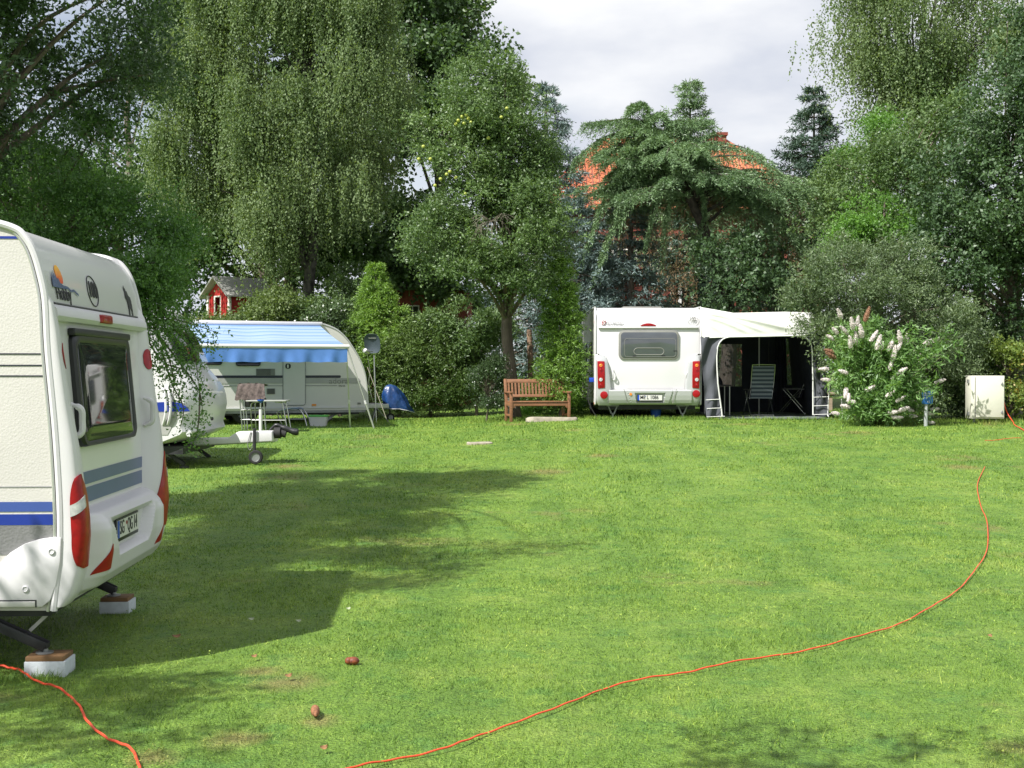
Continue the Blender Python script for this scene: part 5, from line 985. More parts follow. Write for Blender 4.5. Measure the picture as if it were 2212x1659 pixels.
# ------------------------------------------------------------------ lawn
def lawnmat(name, island):
    m = bpy.data.materials.new(name); m.use_nodes = True; nt = m.node_tree; b = nt.nodes['Principled BSDF']; b.inputs['Roughness'].default_value = 0.6; b.inputs['Specular IOR Level'].default_value = 0.3
    N = nt.nodes.new; L = nt.links.new; geo = N('ShaderNodeNewGeometry')
    def noise(sc, det, ro=0.6, st=None):
        n = N('ShaderNodeTexNoise'); n.inputs['Scale'].default_value = sc; n.inputs['Detail'].default_value = det; n.inputs['Roughness'].default_value = ro
        if st: mp = N('ShaderNodeMapping'); mp.inputs['Rotation'].default_value = (0,0,R(st[0])); mp.inputs['Scale'].default_value = (st[1],st[2],1); L(geo.outputs['Position'], mp.inputs[0]); L(mp.outputs[0], n.inputs[0])
        else: L(geo.outputs['Position'], n.inputs[0])
        return n.outputs['Fac']
    def ramp(fac, stops):
        r = N('ShaderNodeValToRGB'); e = r.color_ramp.elements
        while len(e) < len(stops): e.new(0.5)
        for k, (p_, c_) in enumerate(stops): e[k].position = p_; e[k].color = tuple(c_)+(1,)
        L(fac, r.inputs['Fac']); return r.outputs[0]
    def mix(f, a, b_, mode='MIX'):
        x = N('ShaderNodeMixRGB'); x.blend_type = mode
        if isinstance(f, float): x.inputs[0].default_value = f
        else: L(f, x.inputs[0])
        L(a, x.inputs[1]); L(b_, x.inputs[2]); return x.outputs[0]
    base = ramp(noise(1.3, 9, 0.72), [(0.30,(0.115,0.215,0.034)),(0.5,(0.175,0.295,0.046)),(0.70,(0.255,0.355,0.072))])
    st = ramp(noise(1.0, 3, 0.5, (62,1.7,0.12)), [(0.40,(0.88,0.92,0.88)),(0.56,(1.08,1.05,1.02))])
    c = mix(1.0, base, st, 'MULTIPLY')
    tf = ramp(noise(14, 5, 0.75), [(0.34,(0.62,0.66,0.62)),(0.5,(1,1,1)),(0.68,(1.22,1.16,1.15))]); c = mix(1.0, c, tf, 'MULTIPLY')
    clover = ramp(noise(3.2, 3), [(0.56,(0,0,0)),(0.66,(1,1,1))]); cl = N('ShaderNodeRGB'); cl.outputs[0].default_value = (0.085,0.22,0.05,1)
    cf = N('ShaderNodeMath'); cf.operation = 'MULTIPLY'; cf.inputs[1].default_value = 0.45; L(clover, cf.inputs[0]); c = mix(cf.outputs[0], c, cl.outputs[0])
    br = ramp(noise(0.55, 7, 0.65), [(0.60,(0,0,0)),(0.74,(1,1,1))]); bc = N('ShaderNodeRGB'); bc.outputs[0].default_value = (0.30,0.22,0.10,1)
    bf = N('ShaderNodeMath'); bf.operation = 'MULTIPLY'; bf.inputs[1].default_value = 0.55 if island else 0.9; L(br, bf.inputs[0]); c = mix(bf.outputs[0], c, bc.outputs[0])
    bsum = None
    for (X_, Y_, rr_) in ((625,1475,.42),(560,1452,.25),(690,1560,.22),(500,1600,.3),(1105,918,.7),(1180,1020,.7),(620,1008,.6),(1300,985,.5),(330,1640,.25),(2080,1010,.6)):
        p_ = G(X_, Y_); d_ = N('ShaderNodeVectorMath'); d_.operation = 'DISTANCE'; d_.inputs[1].default_value = p_; L(geo.outputs['Position'], d_.inputs[0])
        m_ = N('ShaderNodeMapRange'); m_.inputs[1].default_value = 0; m_.inputs[2].default_value = rr_; m_.inputs[3].default_value = 1; m_.inputs[4].default_value = 0; L(d_.outputs['Value'], m_.inputs[0])
        if bsum is None: bsum = m_.outputs[0]
        else: a_ = N('ShaderNodeMath'); a_.operation = 'MAXIMUM'; L(bsum, a_.inputs[0]); L(m_.outputs[0], a_.inputs[1]); bsum = a_.outputs[0]
    pn = N('ShaderNodeMath'); pn.operation = 'MULTIPLY'; L(bsum, pn.inputs[0]); L(noise(7, 6, 0.7), pn.inputs[1]); pf_ = ramp(pn.outputs[0], [(0.18,(0,0,0)),(0.45,(1,1,1))])
    pq = N('ShaderNodeMath'); pq.operation = 'MULTIPLY'; pq.inputs[1].default_value = 0.6; L(pf_, pq.inputs[0]); c = mix(pq.outputs[0], c, bc.outputs[0])
    if island:
        isl = ramp(geo.outputs['Random Per Island'], [(0.0,(0.5,0.55,0.5)),(0.5,(1,1,1)),(0.9,(1.45,1.3,1.35)),(1.0,(2.1,1.6,1.9))]); c = mix(1.0, c, isl, 'MULTIPLY')
        t = N('ShaderNodeBsdfTranslucent'); L(c, t.inputs[0]); ms = N('ShaderNodeMixShader'); ms.inputs[0].default_value = 0.3
        L(c, b.inputs['Base Color']); L(b.outputs[0], ms.inputs[1]); L(t.outputs[0], ms.inputs[2]); L(ms.outputs[0], nt.nodes['Material Output'].inputs['Surface'])
    else:
        fine = ramp(noise(45, 4, 0.8), [(0.3,(0.35,0.4,0.35)),(0.7,(1.15,1.15,1.1))]); c = mix(1.0, c, fine, 'MULTIPLY'); L(c, b.inputs['Base Color'])
        n = N('ShaderNodeTexNoise'); n.inputs['Scale'].default_value = 60; n.inputs['Detail'].default_value = 4; L(geo.outputs['Position'], n.inputs[0]); _bump(nt, b, n.outputs['Fac'], 1.0, 0.03)
    return m
GM = lawnmat('lawn soil and turf', False); BM_ = lawnmat('grass blades', True)
xs_ = np.concatenate([np.linspace(-300,-32,12), np.linspace(-30,30,81), np.linspace(32,300,12)]); ys_ = np.concatenate([np.linspace(-60,-2,8), np.linspace(0,40,61), np.linspace(45,600,20)])
XX, YY = np.meshgrid(xs_, ys_); ZZ = g(XX, YY); nx_, ny_ = len(xs_), len(ys_)
me = bpy.data.meshes.new('lawn'); me.from_pydata(np.stack([XX,YY,ZZ],-1).reshape(-1,3).tolist(), [], [(j*nx_+i, j*nx_+i+1, (j+1)*nx_+i+1, (j+1)*nx_+i) for j in range(ny_-1) for i in range(nx_-1)])
me.polygons.foreach_set('use_smooth', [True]*len(me.polygons)); tag(link('lawn', me, GM), kind='structure', label='mown green lawn rising gently to the trees')
rng = np.random.default_rng(11); LV = Leaves()
for (ya, yb, n, h, w) in ((4.6,7.5,100000,0.030,0.0042),(7.5,10.5,100000,0.032,0.0055),(10.5,15,110000,0.036,0.008),(15,22,100000,0.042,0.012),(22,34,110000,0.055,0.018)):
    y = np.sqrt(rng.random(n)*(yb**2-ya**2)+ya**2); x = (rng.random(n)*2-1)*(0.44*y+0.9)
    # tufted density
    k = np.sin(x*7.1+np.sin(y*5.3)*2)*np.sin(y*6.7+np.sin(x*4.1)*2); keep = rng.random(n) < 0.72+0.28*k; x, y = x[keep], y[keep]
    if yb > 30: kk = (y < 31.5) | (rng.random(len(y)) < .5); x, y = x[kk], y[kk]
    P = np.stack([x, y, g(x,y)-0.003], 1); D = np.stack([rng.normal(0,.55,len(x)), rng.normal(0,.55,len(x)), np.ones(len(x))], 1)
    clump = 0.8+0.35*np.sin(x*2.3+np.sin(y*1.9)*1.5)*np.sin(y*2.1)
    LV.add(P, D, rng.normal(0,1,P.shape)*np.array([1,1,.1]), h*rng.uniform(0.5,1.25,len(x))*clump, w*rng.uniform(0.7,1.3,len(x)))
# clover patches
for (ya, yb, n, sz_) in ((4.6,8,26000,0.011),(8,13,26000,0.014)):
    y = np.sqrt(rng.random(n)*(yb**2-ya**2)+ya**2); x = (rng.random(n)*2-1)*(0.44*y+0.9); kk = np.sin(x*3.1+2*np.sin(y*2.3))*np.sin(y*3.7+2*np.sin(x*1.7))+0.4*np.sin(x*11+y*7); keep = kk > 0.35; x, y = x[keep], y[keep]
    P = np.stack([x, y, g(x,y)+rng.uniform(.012,.03,len(x))], 1); LV.add(P, np.stack([rng.normal(0,1,len(x)),rng.normal(0,1,len(x)),rng.normal(0.1,.25,len(x))],1), np.stack([rng.normal(0,1,len(x)),rng.normal(0,1,len(x)),rng.normal(0,.2,len(x))],1), sz_, sz_*1.1)
n = 5000; y = rng.uniform(4.7,14,n); x = (rng.random(n)*2-1)*(0.44*y+0.9); P = np.stack([x,y,g(x,y)],1); LV.add(P, np.stack([rng.normal(0,.9,n),rng.normal(0,.9,n),np.ones(n)],1), rng.normal(0,1,P.shape), rng.uniform(.04,.075,n), 0.005)
# ragged tufts round the bases of things
def tuft(x0, x1, y0, y1, n, h, w=0.008):
    x = rng.uniform(x0,x1,n); y = rng.uniform(y0,y1,n); P = np.stack([x,y,g(x,y)],1); D = np.stack([rng.normal(0,.4,n),rng.normal(0,.4,n),np.ones(n)],1); LV.add(P, D, rng.normal(0,1,P.shape)*np.array([1,1,.1]), h*rng.uniform(.4,1.2,n), w)
tuft(-3.0,-2.55,6.95,7.1,260,0.06,0.005); tuft(1.8,4.3,27.6,28.0,1500,0.10,0.012); tuft(4.2,7.4,27.5,27.8,1200,0.08,0.012); tuft(-1.0,2.0,28.0,29.5,2500,0.09,0.012); tuft(6.8,11,25.6,27.2,2500,0.11,0.012); tuft(-8,-1,29.2,31,3000,0.10,0.014)
root = LV.build('grass', BM_, None, tri=True); tag(root, 'short mown grass blades of the lawn', 'grass', None, 'stuff')

# ------------------------------------------------------------------ leaf colours
LB = leafmat('birch leaves', (0.075,0.125,0.045), (0.15,0.205,0.085), trans=0.35, rough=0.55, spec=0.3)
LD = leafmat('dark maple leaves', (0.022,0.055,0.014), (0.06,0.115,0.03), (0.10,0.17,0.04), trans=0.25)
LA = leafmat('ash leaves', (0.022,0.055,0.018), (0.05,0.10,0.03), (0.08,0.14,0.04), trans=0.22)
LR = leafmat('light feathery leaves', (0.04,0.11,0.028), (0.105,0.21,0.045), (0.22,0.32,0.07), trans=0.35)
LP = leafmat('pear leaves', (0.04,0.085,0.022), (0.105,0.17,0.05), (0.19,0.26,0.10), trans=0.28)
LH = leafmat('hedge needles', (0.03,0.07,0.012), (0.09,0.15,0.025), (0.15,0.22,0.04), trans=0.2)
LT = leafmat('lime green conifer', (0.07,0.15,0.02), (0.14,0.245,0.035), (0.22,0.33,0.07), trans=0.35)
LSB = leafmat('blue spruce needles', (0.06,0.10,0.095), (0.15,0.21,0.20), (0.22,0.29,0.27), trans=0.12)
LSD = leafmat('dark spruce needles', (0.02,0.05,0.03), (0.055,0.10,0.065), (0.09,0.15,0.10), trans=0.12)
LC = leafmat('drooping fir needles', (0.06,0.12,0.05), (0.15,0.235,0.10), (0.24,0.32,0.15), trans=0.15)
LCB = leafmat('brown cones and dead sprays', (0.10,0.07,0.03), (0.20,0.13,0.06), trans=0.1)
LW = leafmat('grey green oleaster leaves', (0.05,0.09,0.035), (0.13,0.18,0.08), (0.24,0.29,0.17), trans=0.25)
LBD = leafmat('flowering bush leaves', (0.06,0.14,0.03), (0.14,0.25,0.07), (0.24,0.34,0.14), trans=0.35)
LO = leafmat('elder leaves', (0.05,0.09,0.02), (0.12,0.17,0.045), (0.22,0.13,0.06), trans=0.3)
LY = leafmat('yellow tinged leaves', (0.06,0.12,0.02), (0.15,0.20,0.035), (0.36,0.22,0.03), trans=0.35)
LG = leafmat('bright green leaves', (0.045,0.12,0.015), (0.11,0.24,0.03), (0.18,0.32,0.05), trans=0.35)
LS = leafmat('dark shrub leaves', (0.02,0.045,0.012), (0.055,0.095,0.03), (0.11,0.15,0.06), rough=0.3, trans=0.15)

def strands(LV, rng, cs, rad, per, lmin, lmax, nl, leaf, width):
    O = np.repeat(cs, per, 0) + rng.normal(0, 1, (len(cs)*per,3))*rad*np.array([1,1,.5]); n = len(O); ln = rng.uniform(lmin, lmax, n)
    dr = rng.normal(0, 0.16, (n,3)); t = np.linspace(0.02,1,nl)[None]+rng.normal(0,.02,(n,nl)); P = O[:,None,:]+dr[:,None,:]*np.sqrt(np.abs(t))[...,None]*ln[:,None,None]
    P[...,2] -= t*ln[:,None]*1.0; P = P.reshape(-1,3)+rng.normal(0,.035,(n*nl,3))
    D = rng.normal(0,.5,P.shape)+np.array([0,0,-1.0]); LV.add(P, D, rng.normal(0,1,P.shape), leaf*rng.uniform(.6,1.25,len(P)), width*rng.uniform(.7,1.2,len(P)))
def birch(name, label, X, d, blobs, seed, m, n_clump, per, lmin, lmax, nl, leaf, r0=0.22, topY=-60, group=None, nlimb=50, dense=14, rad=0.45, bark=None):
    rng = np.random.default_rng(seed); bx = (X-1106)/2700*d; bz = float(g(bx,d)); root = thing(name, (bx,d,bz), label, 'tree', group)
    LV = Leaves(); cs = crown(LV, rng, blobs, n_clump, 0.55, dense, 0.5, 6, leaf, leaf*0.62, 0.5, -0.1, 0.35, 0.4)
    strands(LV, rng, cs, rad, per, lmin, lmax, nl, leaf, leaf*0.62)
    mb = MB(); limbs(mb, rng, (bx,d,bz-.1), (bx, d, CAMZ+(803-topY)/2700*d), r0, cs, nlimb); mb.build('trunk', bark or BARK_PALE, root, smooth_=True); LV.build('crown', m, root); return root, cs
def conifer(name, label, X, d, Yt, Yb, rpx, m, seed, nw=26, nb=9, up=0.25, droop=0.35, leaf=0.13, width=0.022, ntw=16, nl=7, power=0.85, trunk_r=0.16, cat='tree', group=None, base_frac=0.0, lean=0.0, lz=None, col=None):
    rng = np.random.default_rng(seed); bx = (X-1106)/2700*d; bz = float(g(bx,d)); zt_ = CAMZ+(803-Yt)/2700*d; zb_ = CAMZ+(803-Yb)/2700*d; Rr = rpx/2700*d
    root = thing(name, (bx,d,bz), label, cat, group); LV = Leaves(); H = zt_-zb_; mb = MB()
    mb.tube([(bx,d,bz-.1),(bx+lean*.5,d,(bz+zt_)/2),(bx+lean,d,zt_-0.1)], [trunk_r,trunk_r*.6,0.015], 8)
    for k in range(nw):
        h = (k+rng.random()*.8)/nw; z = zb_+H*h; Lr = Rr*((1-h)**power)*1.0+0.08
        for q in range(nb if h < .8 else max(4, nb//2)):
            az = rng.random()*2*math.pi; L_ = Lr*rng.uniform(0.6,1.12)
            if math.sin(az) > 0.5 and rng.random() < .4: continue
            dv = np.array([math.cos(az), math.sin(az), 0.0]); t = np.sort(rng.uniform(0.15,1.0,ntw)); c0 = np.array([bx+lean*h, d, z])
            zz = up*L_*t*(1-0.3*t) - droop*L_*t**2 + (0.25*L_*t**4)
            P = c0 + dv*(L_*t)[:,None]; P[:,2] += zz; lat = np.array([-dv[1], dv[0], 0.0]); sg = np.where(rng.random(ntw) < .5, -1, 1)[:,None]
            D = nrm(dv*0.75 + lat*sg*rng.uniform(0.3,1.0,(ntw,1)) + np.array([0,0,-0.1-droop*.4]) + rng.normal(0,.18,(ntw,3)))
            tw = (0.16+0.30*L_*(1-t*0.75))*rng.uniform(.7,1.2,ntw); twig_leaves(LV, rng, P, D, tw, nl, leaf, width, 0.2, 0.42)
            if L_ > .35: e = c0+dv*L_*0.8; mb.tube([c0, (c0+e)/2+np.array([0,0,up*L_*.3]), e+np.array([0,0,up*L_*.5-droop*L_*.64])], [0.02*L_+.006,0.012*L_+.004,0.004], 4, cap=False)
    mb.build('trunk', BARK, root, smooth_=True); LV.build('crown', m, root); return root
GB = 'trees behind the lawn'
B = blob
# ------------------------------------------------------------------ trees, left to right
birch('weeping_birch', 'large weeping birch with long hanging grey-green sprays above the red playhouse', 660, 36,
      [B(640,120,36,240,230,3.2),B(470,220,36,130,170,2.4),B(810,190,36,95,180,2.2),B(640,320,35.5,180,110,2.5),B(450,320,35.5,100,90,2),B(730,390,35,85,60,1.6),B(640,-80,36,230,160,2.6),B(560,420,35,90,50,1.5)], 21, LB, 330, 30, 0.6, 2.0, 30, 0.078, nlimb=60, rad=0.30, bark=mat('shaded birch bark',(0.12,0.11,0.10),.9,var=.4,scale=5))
broad_tree('ash_tree', 'dark ash-like tree rising out of the top left corner with sky gaps', 'tree', -250, 13, [B(60,90,12.5,150,130,1.2),B(20,260,13,110,120,1.0),B(230,60,13.5,110,80,1.0),B(200,240,14,70,60,.7),B(120,-90,12.5,260,90,1.4),B(310,170,14.5,60,70,.8),B(-200,0,11,200,260,1.5),B(-420,-160,9.6,160,220,1.1),B(-150,-200,11,200,120,1.2),B(-600,-350,9.5,150,150,1)]+[(np.array(c_),r_) for c_, r_ in (((-6.0,8.7,6.4),(1.5,1.2,.9)),((-5.4,7.3,6.2),(1.3,.9,.7)),((-6.8,7.9,5.9),(1.3,.9,.8)),((-4.3,8.0,6.9),(.45,.4,.3)),((-5.9,10.3,6.8),(1.2,1.2,.9)),((-6.4,13.8,6.8),(1.2,1.0,.8)),((-5.3,11.8,6.2),(1.0,1.1,.8)),((-4.7,12.7,7.1),(.8,.8,.6)),((-5.5,13.6,7.4),(.9,.9,.7)))], LA, 22, topY=-250, r0=0.2, n_clump=500, clump_r=0.36, n_twig=36, tl=0.3, nl=9, leaf=0.075, width=0.028, droop=0.3, nlimb=110, back=0.8)
broad_tree('robinia_tree', 'light green feathery tree leaning over the half hidden caravan', 'tree', 60, 14.5,
      [B(70,470,14,190,170,1.1),B(270,560,13.6,130,150,0.9),B(180,380,14.2,120,110,.9),B(340,640,13.2,90,90,.7),B(60,640,13,160,130,.9),B(335,760,13.0,32,70,.45),B(375,680,13.0,40,45,.45),B(230,680,12.8,120,110,.7),B(330,480,13.8,70,60,.5)], LR, 23, topY=330, r0=0.12, n_clump=260, clump_r=0.27, n_twig=44, tl=0.26, nl=10, leaf=0.042, width=0.02, droop=0.35, up=0.15, nlimb=90, inner=0.3)
broad_tree('maple_tree', 'tall dark green maple standing behind the weeping birch, its edge against the sky', 'tree', 930, 43, [B(930,160,43,120,150,2.5),B(1000,190,42.5,95,150,2.2),B(880,380,42,110,160,2.2),B(940,20,43,80,70,1.8),B(780,520,41.5,140,110,2),B(930,520,41,90,120,2)], LD, 24, frac=.5, topY=20, r0=0.3, n_clump=170, clump_r=0.75, n_twig=44, tl=0.5, nl=8, leaf=0.17, width=0.12, group=GB)
broad_tree('maple_tree', 'deep green tree in the dark hollow right above the red playhouse', 'tree', 560, 42, [B(560,560,41,200,120,2.2),B(420,520,41,120,110,2),B(700,540,41,130,110,2),B(430,360,43,150,150,2.2),B(620,350,43,200,160,2.4)], LD, 25, frac=.5, topY=300, r0=0.3, n_clump=190, clump_r=0.7, n_twig=36, tl=0.5, nl=8, leaf=0.16, width=0.11, group=GB)
broad_tree('maple_tree', 'dark tree filling the left background behind the feathery tree', 'tree', 240, 44, [B(290,500,44,170,150,3),B(60,560,44,220,160,3),B(400,90,46,80,130,2.5),B(-120,260,44,150,300,3)], LD, 26, topY=150, r0=0.3, n_clump=210, clump_r=0.8, n_twig=34, tl=0.6, nl=8, leaf=0.2, width=0.13, group=GB)
broad_tree('maple_tree', 'tall dark tree directly behind the weeping birch', 'tree', 640, 46, [B(620,120,45,230,140,2.5),B(500,40,45,150,110,2.2),B(760,60,45,130,130,2.2),B(560,260,45,180,100,2.2)], LD, 62, topY=60, r0=0.3, n_clump=170, clump_r=0.8, n_twig=36, tl=0.6, nl=8, leaf=0.2, width=0.13, group=GB, frac=.5)
conifer('blue_spruce', 'pale blue spruce showing behind the right side of the fruit tree', 1180, 37, 176, 860, 215, LSB, 27, nw=40, nb=11, up=0.15, droop=0.25, leaf=0.14, width=0.03, trunk_r=0.2)
conifer('blue_spruce', 'low blue spruce below the left end of the orange roof', 1240, 34.5, 400, 800, 130, LSB, 28, nw=24, nb=11, up=0.1, droop=0.2, leaf=0.14, width=0.03)
conifer('blue_spruce', 'blue spruce in the shade above the white caravan roof', 1362, 35.2, 335, 780, 125, LSB, 29, nw=28, nb=10, up=0.1, droop=0.25, leaf=0.13, width=0.028)
conifer('slender_conifer', 'feathery conifer whose tip rises highest above the orange roof', 1490, 41, 172, 620, 175, LC, 30, nw=30, nb=10, up=0.35, droop=0.2, leaf=0.15, width=0.03, power=0.8)
conifer('spruce_tree', 'dark pointed spruce right of the orange roof', 1757, 40, 188, 720, 185, LSD, 31, nw=36, nb=12, up=0.25, droop=0.25, leaf=0.16, width=0.035, power=0.8)
# drooping fir with its wide arching branches
def fir():
    rng = np.random.default_rng(33); d = 34.0; p = W(1560,700,d); bz = float(g(p.x,d)); root = thing('drooping_fir', (p.x,d,bz), 'wide fir with long arching drooping branches in front of the orange roof', 'tree')
    LV = Leaves(); LV2 = Leaves(); mb = MB(); tr = spline([(p.x+.1,d,bz-.1), W(1575,690,d), W(1545,560,d), W(1490,430,d), W(1440,330,d), W(1405,255,d)], 8)
    mb.tube(tr, [0.24*(1-0.9*k/(len(tr)-1)) for k in range(len(tr))], 9)
    br = [((1400,300),(1370,262),(1320,262),(1262,268)),((1410,330),(1360,292),(1300,300),(1240,345)),((1440,370),(1370,350),(1310,420),(1262,540)),((1450,400),(1390,390),(1330,470),(1285,590)),
          ((1440,340),(1490,330),(1540,375),(1590,420)),((1460,370),(1560,375),(1660,400),(1740,420)),((1500,430),(1600,370),(1700,380),(1810,405)),((1520,460),(1620,410),(1720,420),(1795,455)),
          ((1470,390),(1450,360),(1420,420),(1395,520)),((1500,430),(1500,380),(1520,440),(1500,540)),((1520,450),(1570,390),(1640,440),(1670,520)),((1420,300),(1450,275),(1485,290),(1525,330)),
          ((1450,350),(1400,330),(1350,370),(1330,440)),((1470,380),(1530,365),(1600,400),(1650,450)),((1405,290),(1400,240),(1385,225),(1365,228)),((1410,290),(1400,262),(1425,245),(1440,262)),
          ((1490,420),(1460,400),(1440,460),(1430,560)),((1530,480),(1600,430),(1680,470),(1740,530)),((1450,350),(1480,330),(1530,350),(1580,395)),((1440,340),(1420,330),(1370,340),(1310,380)),
          ((1430,310),(1380,300),(1340,320),(1290,330)),((1450,330),(1490,310),(1530,340),(1570,400)),((1440,380),(1400,360),(1360,400),(1340,480)),((1480,400),(1540,360),(1620,400),(1690,440)),((1500,400),(1580,372),(1660,378),(1720,388))]
    for k, b_ in enumerate(br):
      for rep in range(1):
        dz = rng.uniform(-1.8,0.9) if rep else 0; o = rng.normal(0,16,(4,2)) if rep else np.zeros((4,2))
        P4 = [W(b_[i][0]+o[i][0], b_[i][1]+o[i][1]*.8, d+dz*(i/3)) for i in range(4)]; S = spline(P4, 10); n = len(S)
        mb.tube(S, [0.05*(1-.85*i/(n-1)) for i in range(n)], 5, cap=False)
        A_ = np.array([tuple(s) for s in S]); q = rng.uniform(0.08,1.0,190)*(n-1); i0 = np.minimum(q.astype(int), n-2); O = A_[i0]+(A_[i0+1]-A_[i0])*(q-i0)[:,None]; T = nrm(A_[i0+1]-A_[i0])
        lat = nrm(np.cross(T, np.array([0,0,1.0]))); sg = np.where(rng.random(len(O)) < .5,-1,1)[:,None]; tl = rng.uniform(0.25,0.85,len(O))*(1.15-0.55*q/(n-1))
        D = nrm(T*rng.uniform(0.2,0.9,(len(O),1)) + lat*sg*rng.uniform(0.2,0.9,(len(O),1)) + np.array([0,0,-0.22])+rng.normal(0,.08,O.shape))
        twig_leaves(LV, rng, O, D, tl*.85, 18, 0.10, 0.022, 0.65, 0.35)
        if k > 3 and rep == 0: twig_leaves(LV2, rng, O[:34]+np.array([0,0.2,-0.25]), nrm(np.array([0,0,-1.0])+rng.normal(0,.2,(34,3))), 0.7, 22, 0.10, 0.02, 0.1, 0.5)
    O = np.array([tuple(W(rng.normal(1475,22), rng.uniform(470,600), d-0.3)) for _ in range(60)]); twig_leaves(LV2, rng, O, nrm(np.array([0,0,-1.0])+rng.normal(0,.15,(60,3))), 0.8, 22, 0.10, 0.018, 0.1, 0.5)
    for k in range(95):
        h = rng.random()**.8; s0 = W(1425+85*h+rng.normal(0,8), 262+185*h, d+0.1); az = rng.uniform(0,2*math.pi); L_ = (85+215*h)/2700*d*rng.uniform(.55,1.08)*(1.15 if math.cos(az) > 0 else 1); dv = Vector((math.cos(az),math.sin(az)*.7,0))
        S = spline([s0, s0+dv*L_*.35+Vector((0,0,.07*L_)), s0+dv*L_*.75+Vector((0,0,.02*L_)), s0+dv*L_+Vector((0,0,rng.uniform(-.14,.04)*L_))], 8); n = len(S); mb.tube(S, [0.035*(1-.85*i/(n-1)) for i in range(n)], 5, cap=False)
        A_ = np.array([tuple(q_) for q_ in S]); q = rng.uniform(0.1,1.0,100)*(n-1); i0 = np.minimum(q.astype(int), n-2); O = A_[i0]+(A_[i0+1]-A_[i0])*(q-i0)[:,None]; T = nrm(A_[i0+1]-A_[i0]); lat = nrm(np.cross(T, np.array([0,0,1.0]))); sg = np.where(rng.random(len(O)) < .5,-1,1)[:,None]
        D = nrm(T*rng.uniform(0.4,1.0,(len(O),1)) + lat*sg*rng.uniform(0.3,0.9,(len(O),1)) + np.array([0,0,-0.1])+rng.normal(0,.07,O.shape)); twig_leaves(LV, rng, O, D, rng.uniform(.2,.55,len(O))*(1.2-.5*q/(n-1)), 15, 0.10, 0.022, 0.5, 0.33)
    mb.build('trunk', mat('dark fir bark',(0.05,0.04,0.03),.9,var=.3,scale=8), root, smooth_=True); LV.build('crown', LC, root); LV2.build('dead_sprays', LCB, root)
fir()
# fruit tree by the bench
root, cs, rg_ = broad_tree('fruit_tree', 'tall leafy fruit tree with yellow-green fruit behind the wooden bench', 'tree', 1112, 29.6,
      [B(1050,190,29.2,85,85,1.0),B(1010,310,29,105,115,1.3),B(1098,330,29.3,88,150,1.3),B(960,500,28.8,90,75,1.0),B(1080,480,28.9,140,120,1.5),B(1155,430,29.4,55,120,1.0),B(1010,590,28.7,80,55,.9),B(1120,590,28.9,90,65,.9),B(1195,520,29.3,60,80,.8),B(1080,250,29.3,90,90,1.1)],
      LP, 34, r0=0.17, n_clump=480, clump_r=0.30, n_twig=30, tl=0.27, nl=9, leaf=0.075, width=0.036, droop=0.2, up=0.1, nlimb=80, inner=0.45, lean=W(1050,230,29.4), sup=4, frac=.6)
FR = mat('yellow green fruit skin', (0.36,0.40,0.07), 0.4, var=0.1)
me0 = None; rf = random.Random(3)
for (X_, Y_) in [(990,262),(998,254),(1003,268),(1012,258),(1018,266),(1008,250),(985,270),(1041,258),(1046,262),(1050,255),(952,388),(965,378),(985,385),(972,372),(1005,420),(1095,236),(905,345),(930,345),(940,402),(915,318),(1055,300),(1083,255)]:
    q = W(X_, Y_, 27.95 if X_ < 1030 else 28.1)
    if me0 is None:
        b = MB().ball((0,0,0), 0.042, 12, 8, (1,1,0.95)); o = b.build('fruit', FR, None, smooth_=True); me0 = o.data; COL.objects.unlink(o); bpy.data.objects.remove(o)
    o = bpy.data.objects.new('fruit', me0); COL.objects.link(o); o.parent = root; o.location = q-root.location
mb = MB(); rt = random.Random(9); DEADT = mat('bare grey twigs', (0.22,0.19,0.15), 0.9)
c_ = W(1062,478,28.0)
for k in range(15):
    a = -0.2+k*0.24; e = c_+Vector((0.75*math.cos(a+math.pi*.95)*rt.uniform(.6,1), -0.3*rt.random(), -0.62*abs(math.sin(a*.9+.4))*rt.uniform(.7,1.2)+0.05)); mid = c_.lerp(e,.5)+Vector((0,-.1,0.14)); S = spline([c_,mid,e],4); mb.tube(S, [0.006*(1-.6*i/(len(S)-1)) for i in range(len(S))], 4, cap=False)
    for r_ in range(4): s0 = S[3+r_]; mb.tube([s0, s0+Vector((rt.uniform(-.15,.15),rt.uniform(-.1,.05),rt.uniform(-.22,.02)))], [0.004,0.002], 4, cap=False)
mb.build('dead_twigs', DEADT, root)
# background conifer trunks and shrubs in the middle
broad_tree('broadleaf_tree', 'dark green tree between the drooping fir and the oleaster', 'tree', 1680, 37.5, [B(1690,560,37,110,120,1.6),B(1590,610,33,90,60,1.0),B(1560,550,33.2,60,50,.8),B(1620,680,32.8,80,40,.8),B(1760,470,37.5,80,100,1.4),B(1640,500,37.5,80,60,1.2)], LA, 35, frac=.5, topY=450, r0=0.2, n_clump=120, clump_r=0.5, n_twig=30, tl=0.4, nl=8, leaf=0.11, width=0.06)
conifer('spruce_tree', 'shaded dark spruce directly above the white caravan', 1480, 38.5, 450, 780, 150, LSD, 36, nw=22, nb=10, up=0.15, droop=0.35, leaf=0.16, width=0.035, trunk_r=0.2)
conifer('spruce_tree', 'narrow dark spruce left of the white caravan roof', 1290, 39.5, 480, 860, 110, LSD, 37, nw=22, nb=10, up=0.15, droop=0.35, leaf=0.16, width=0.035)
conifer('lime_conifer', 'lime green pointed conifer beside the left side of the white caravan', 1212, 28.9, 555, 890, 60, LT, 38, nw=34, nb=10, up=0.8, droop=0.1, leaf=0.085, width=0.022, power=0.75, trunk_r=0.06, ntw=13, nl=8)
conifer('lime_conifer', 'taller lime green pointed conifer rising behind the satellite dish', 812, 33, 570, 830, 80, LT, 39, nw=32, nb=11, up=0.9, droop=0.1, leaf=0.085, width=0.024, power=0.95, trunk_r=0.06, ntw=13, nl=8)
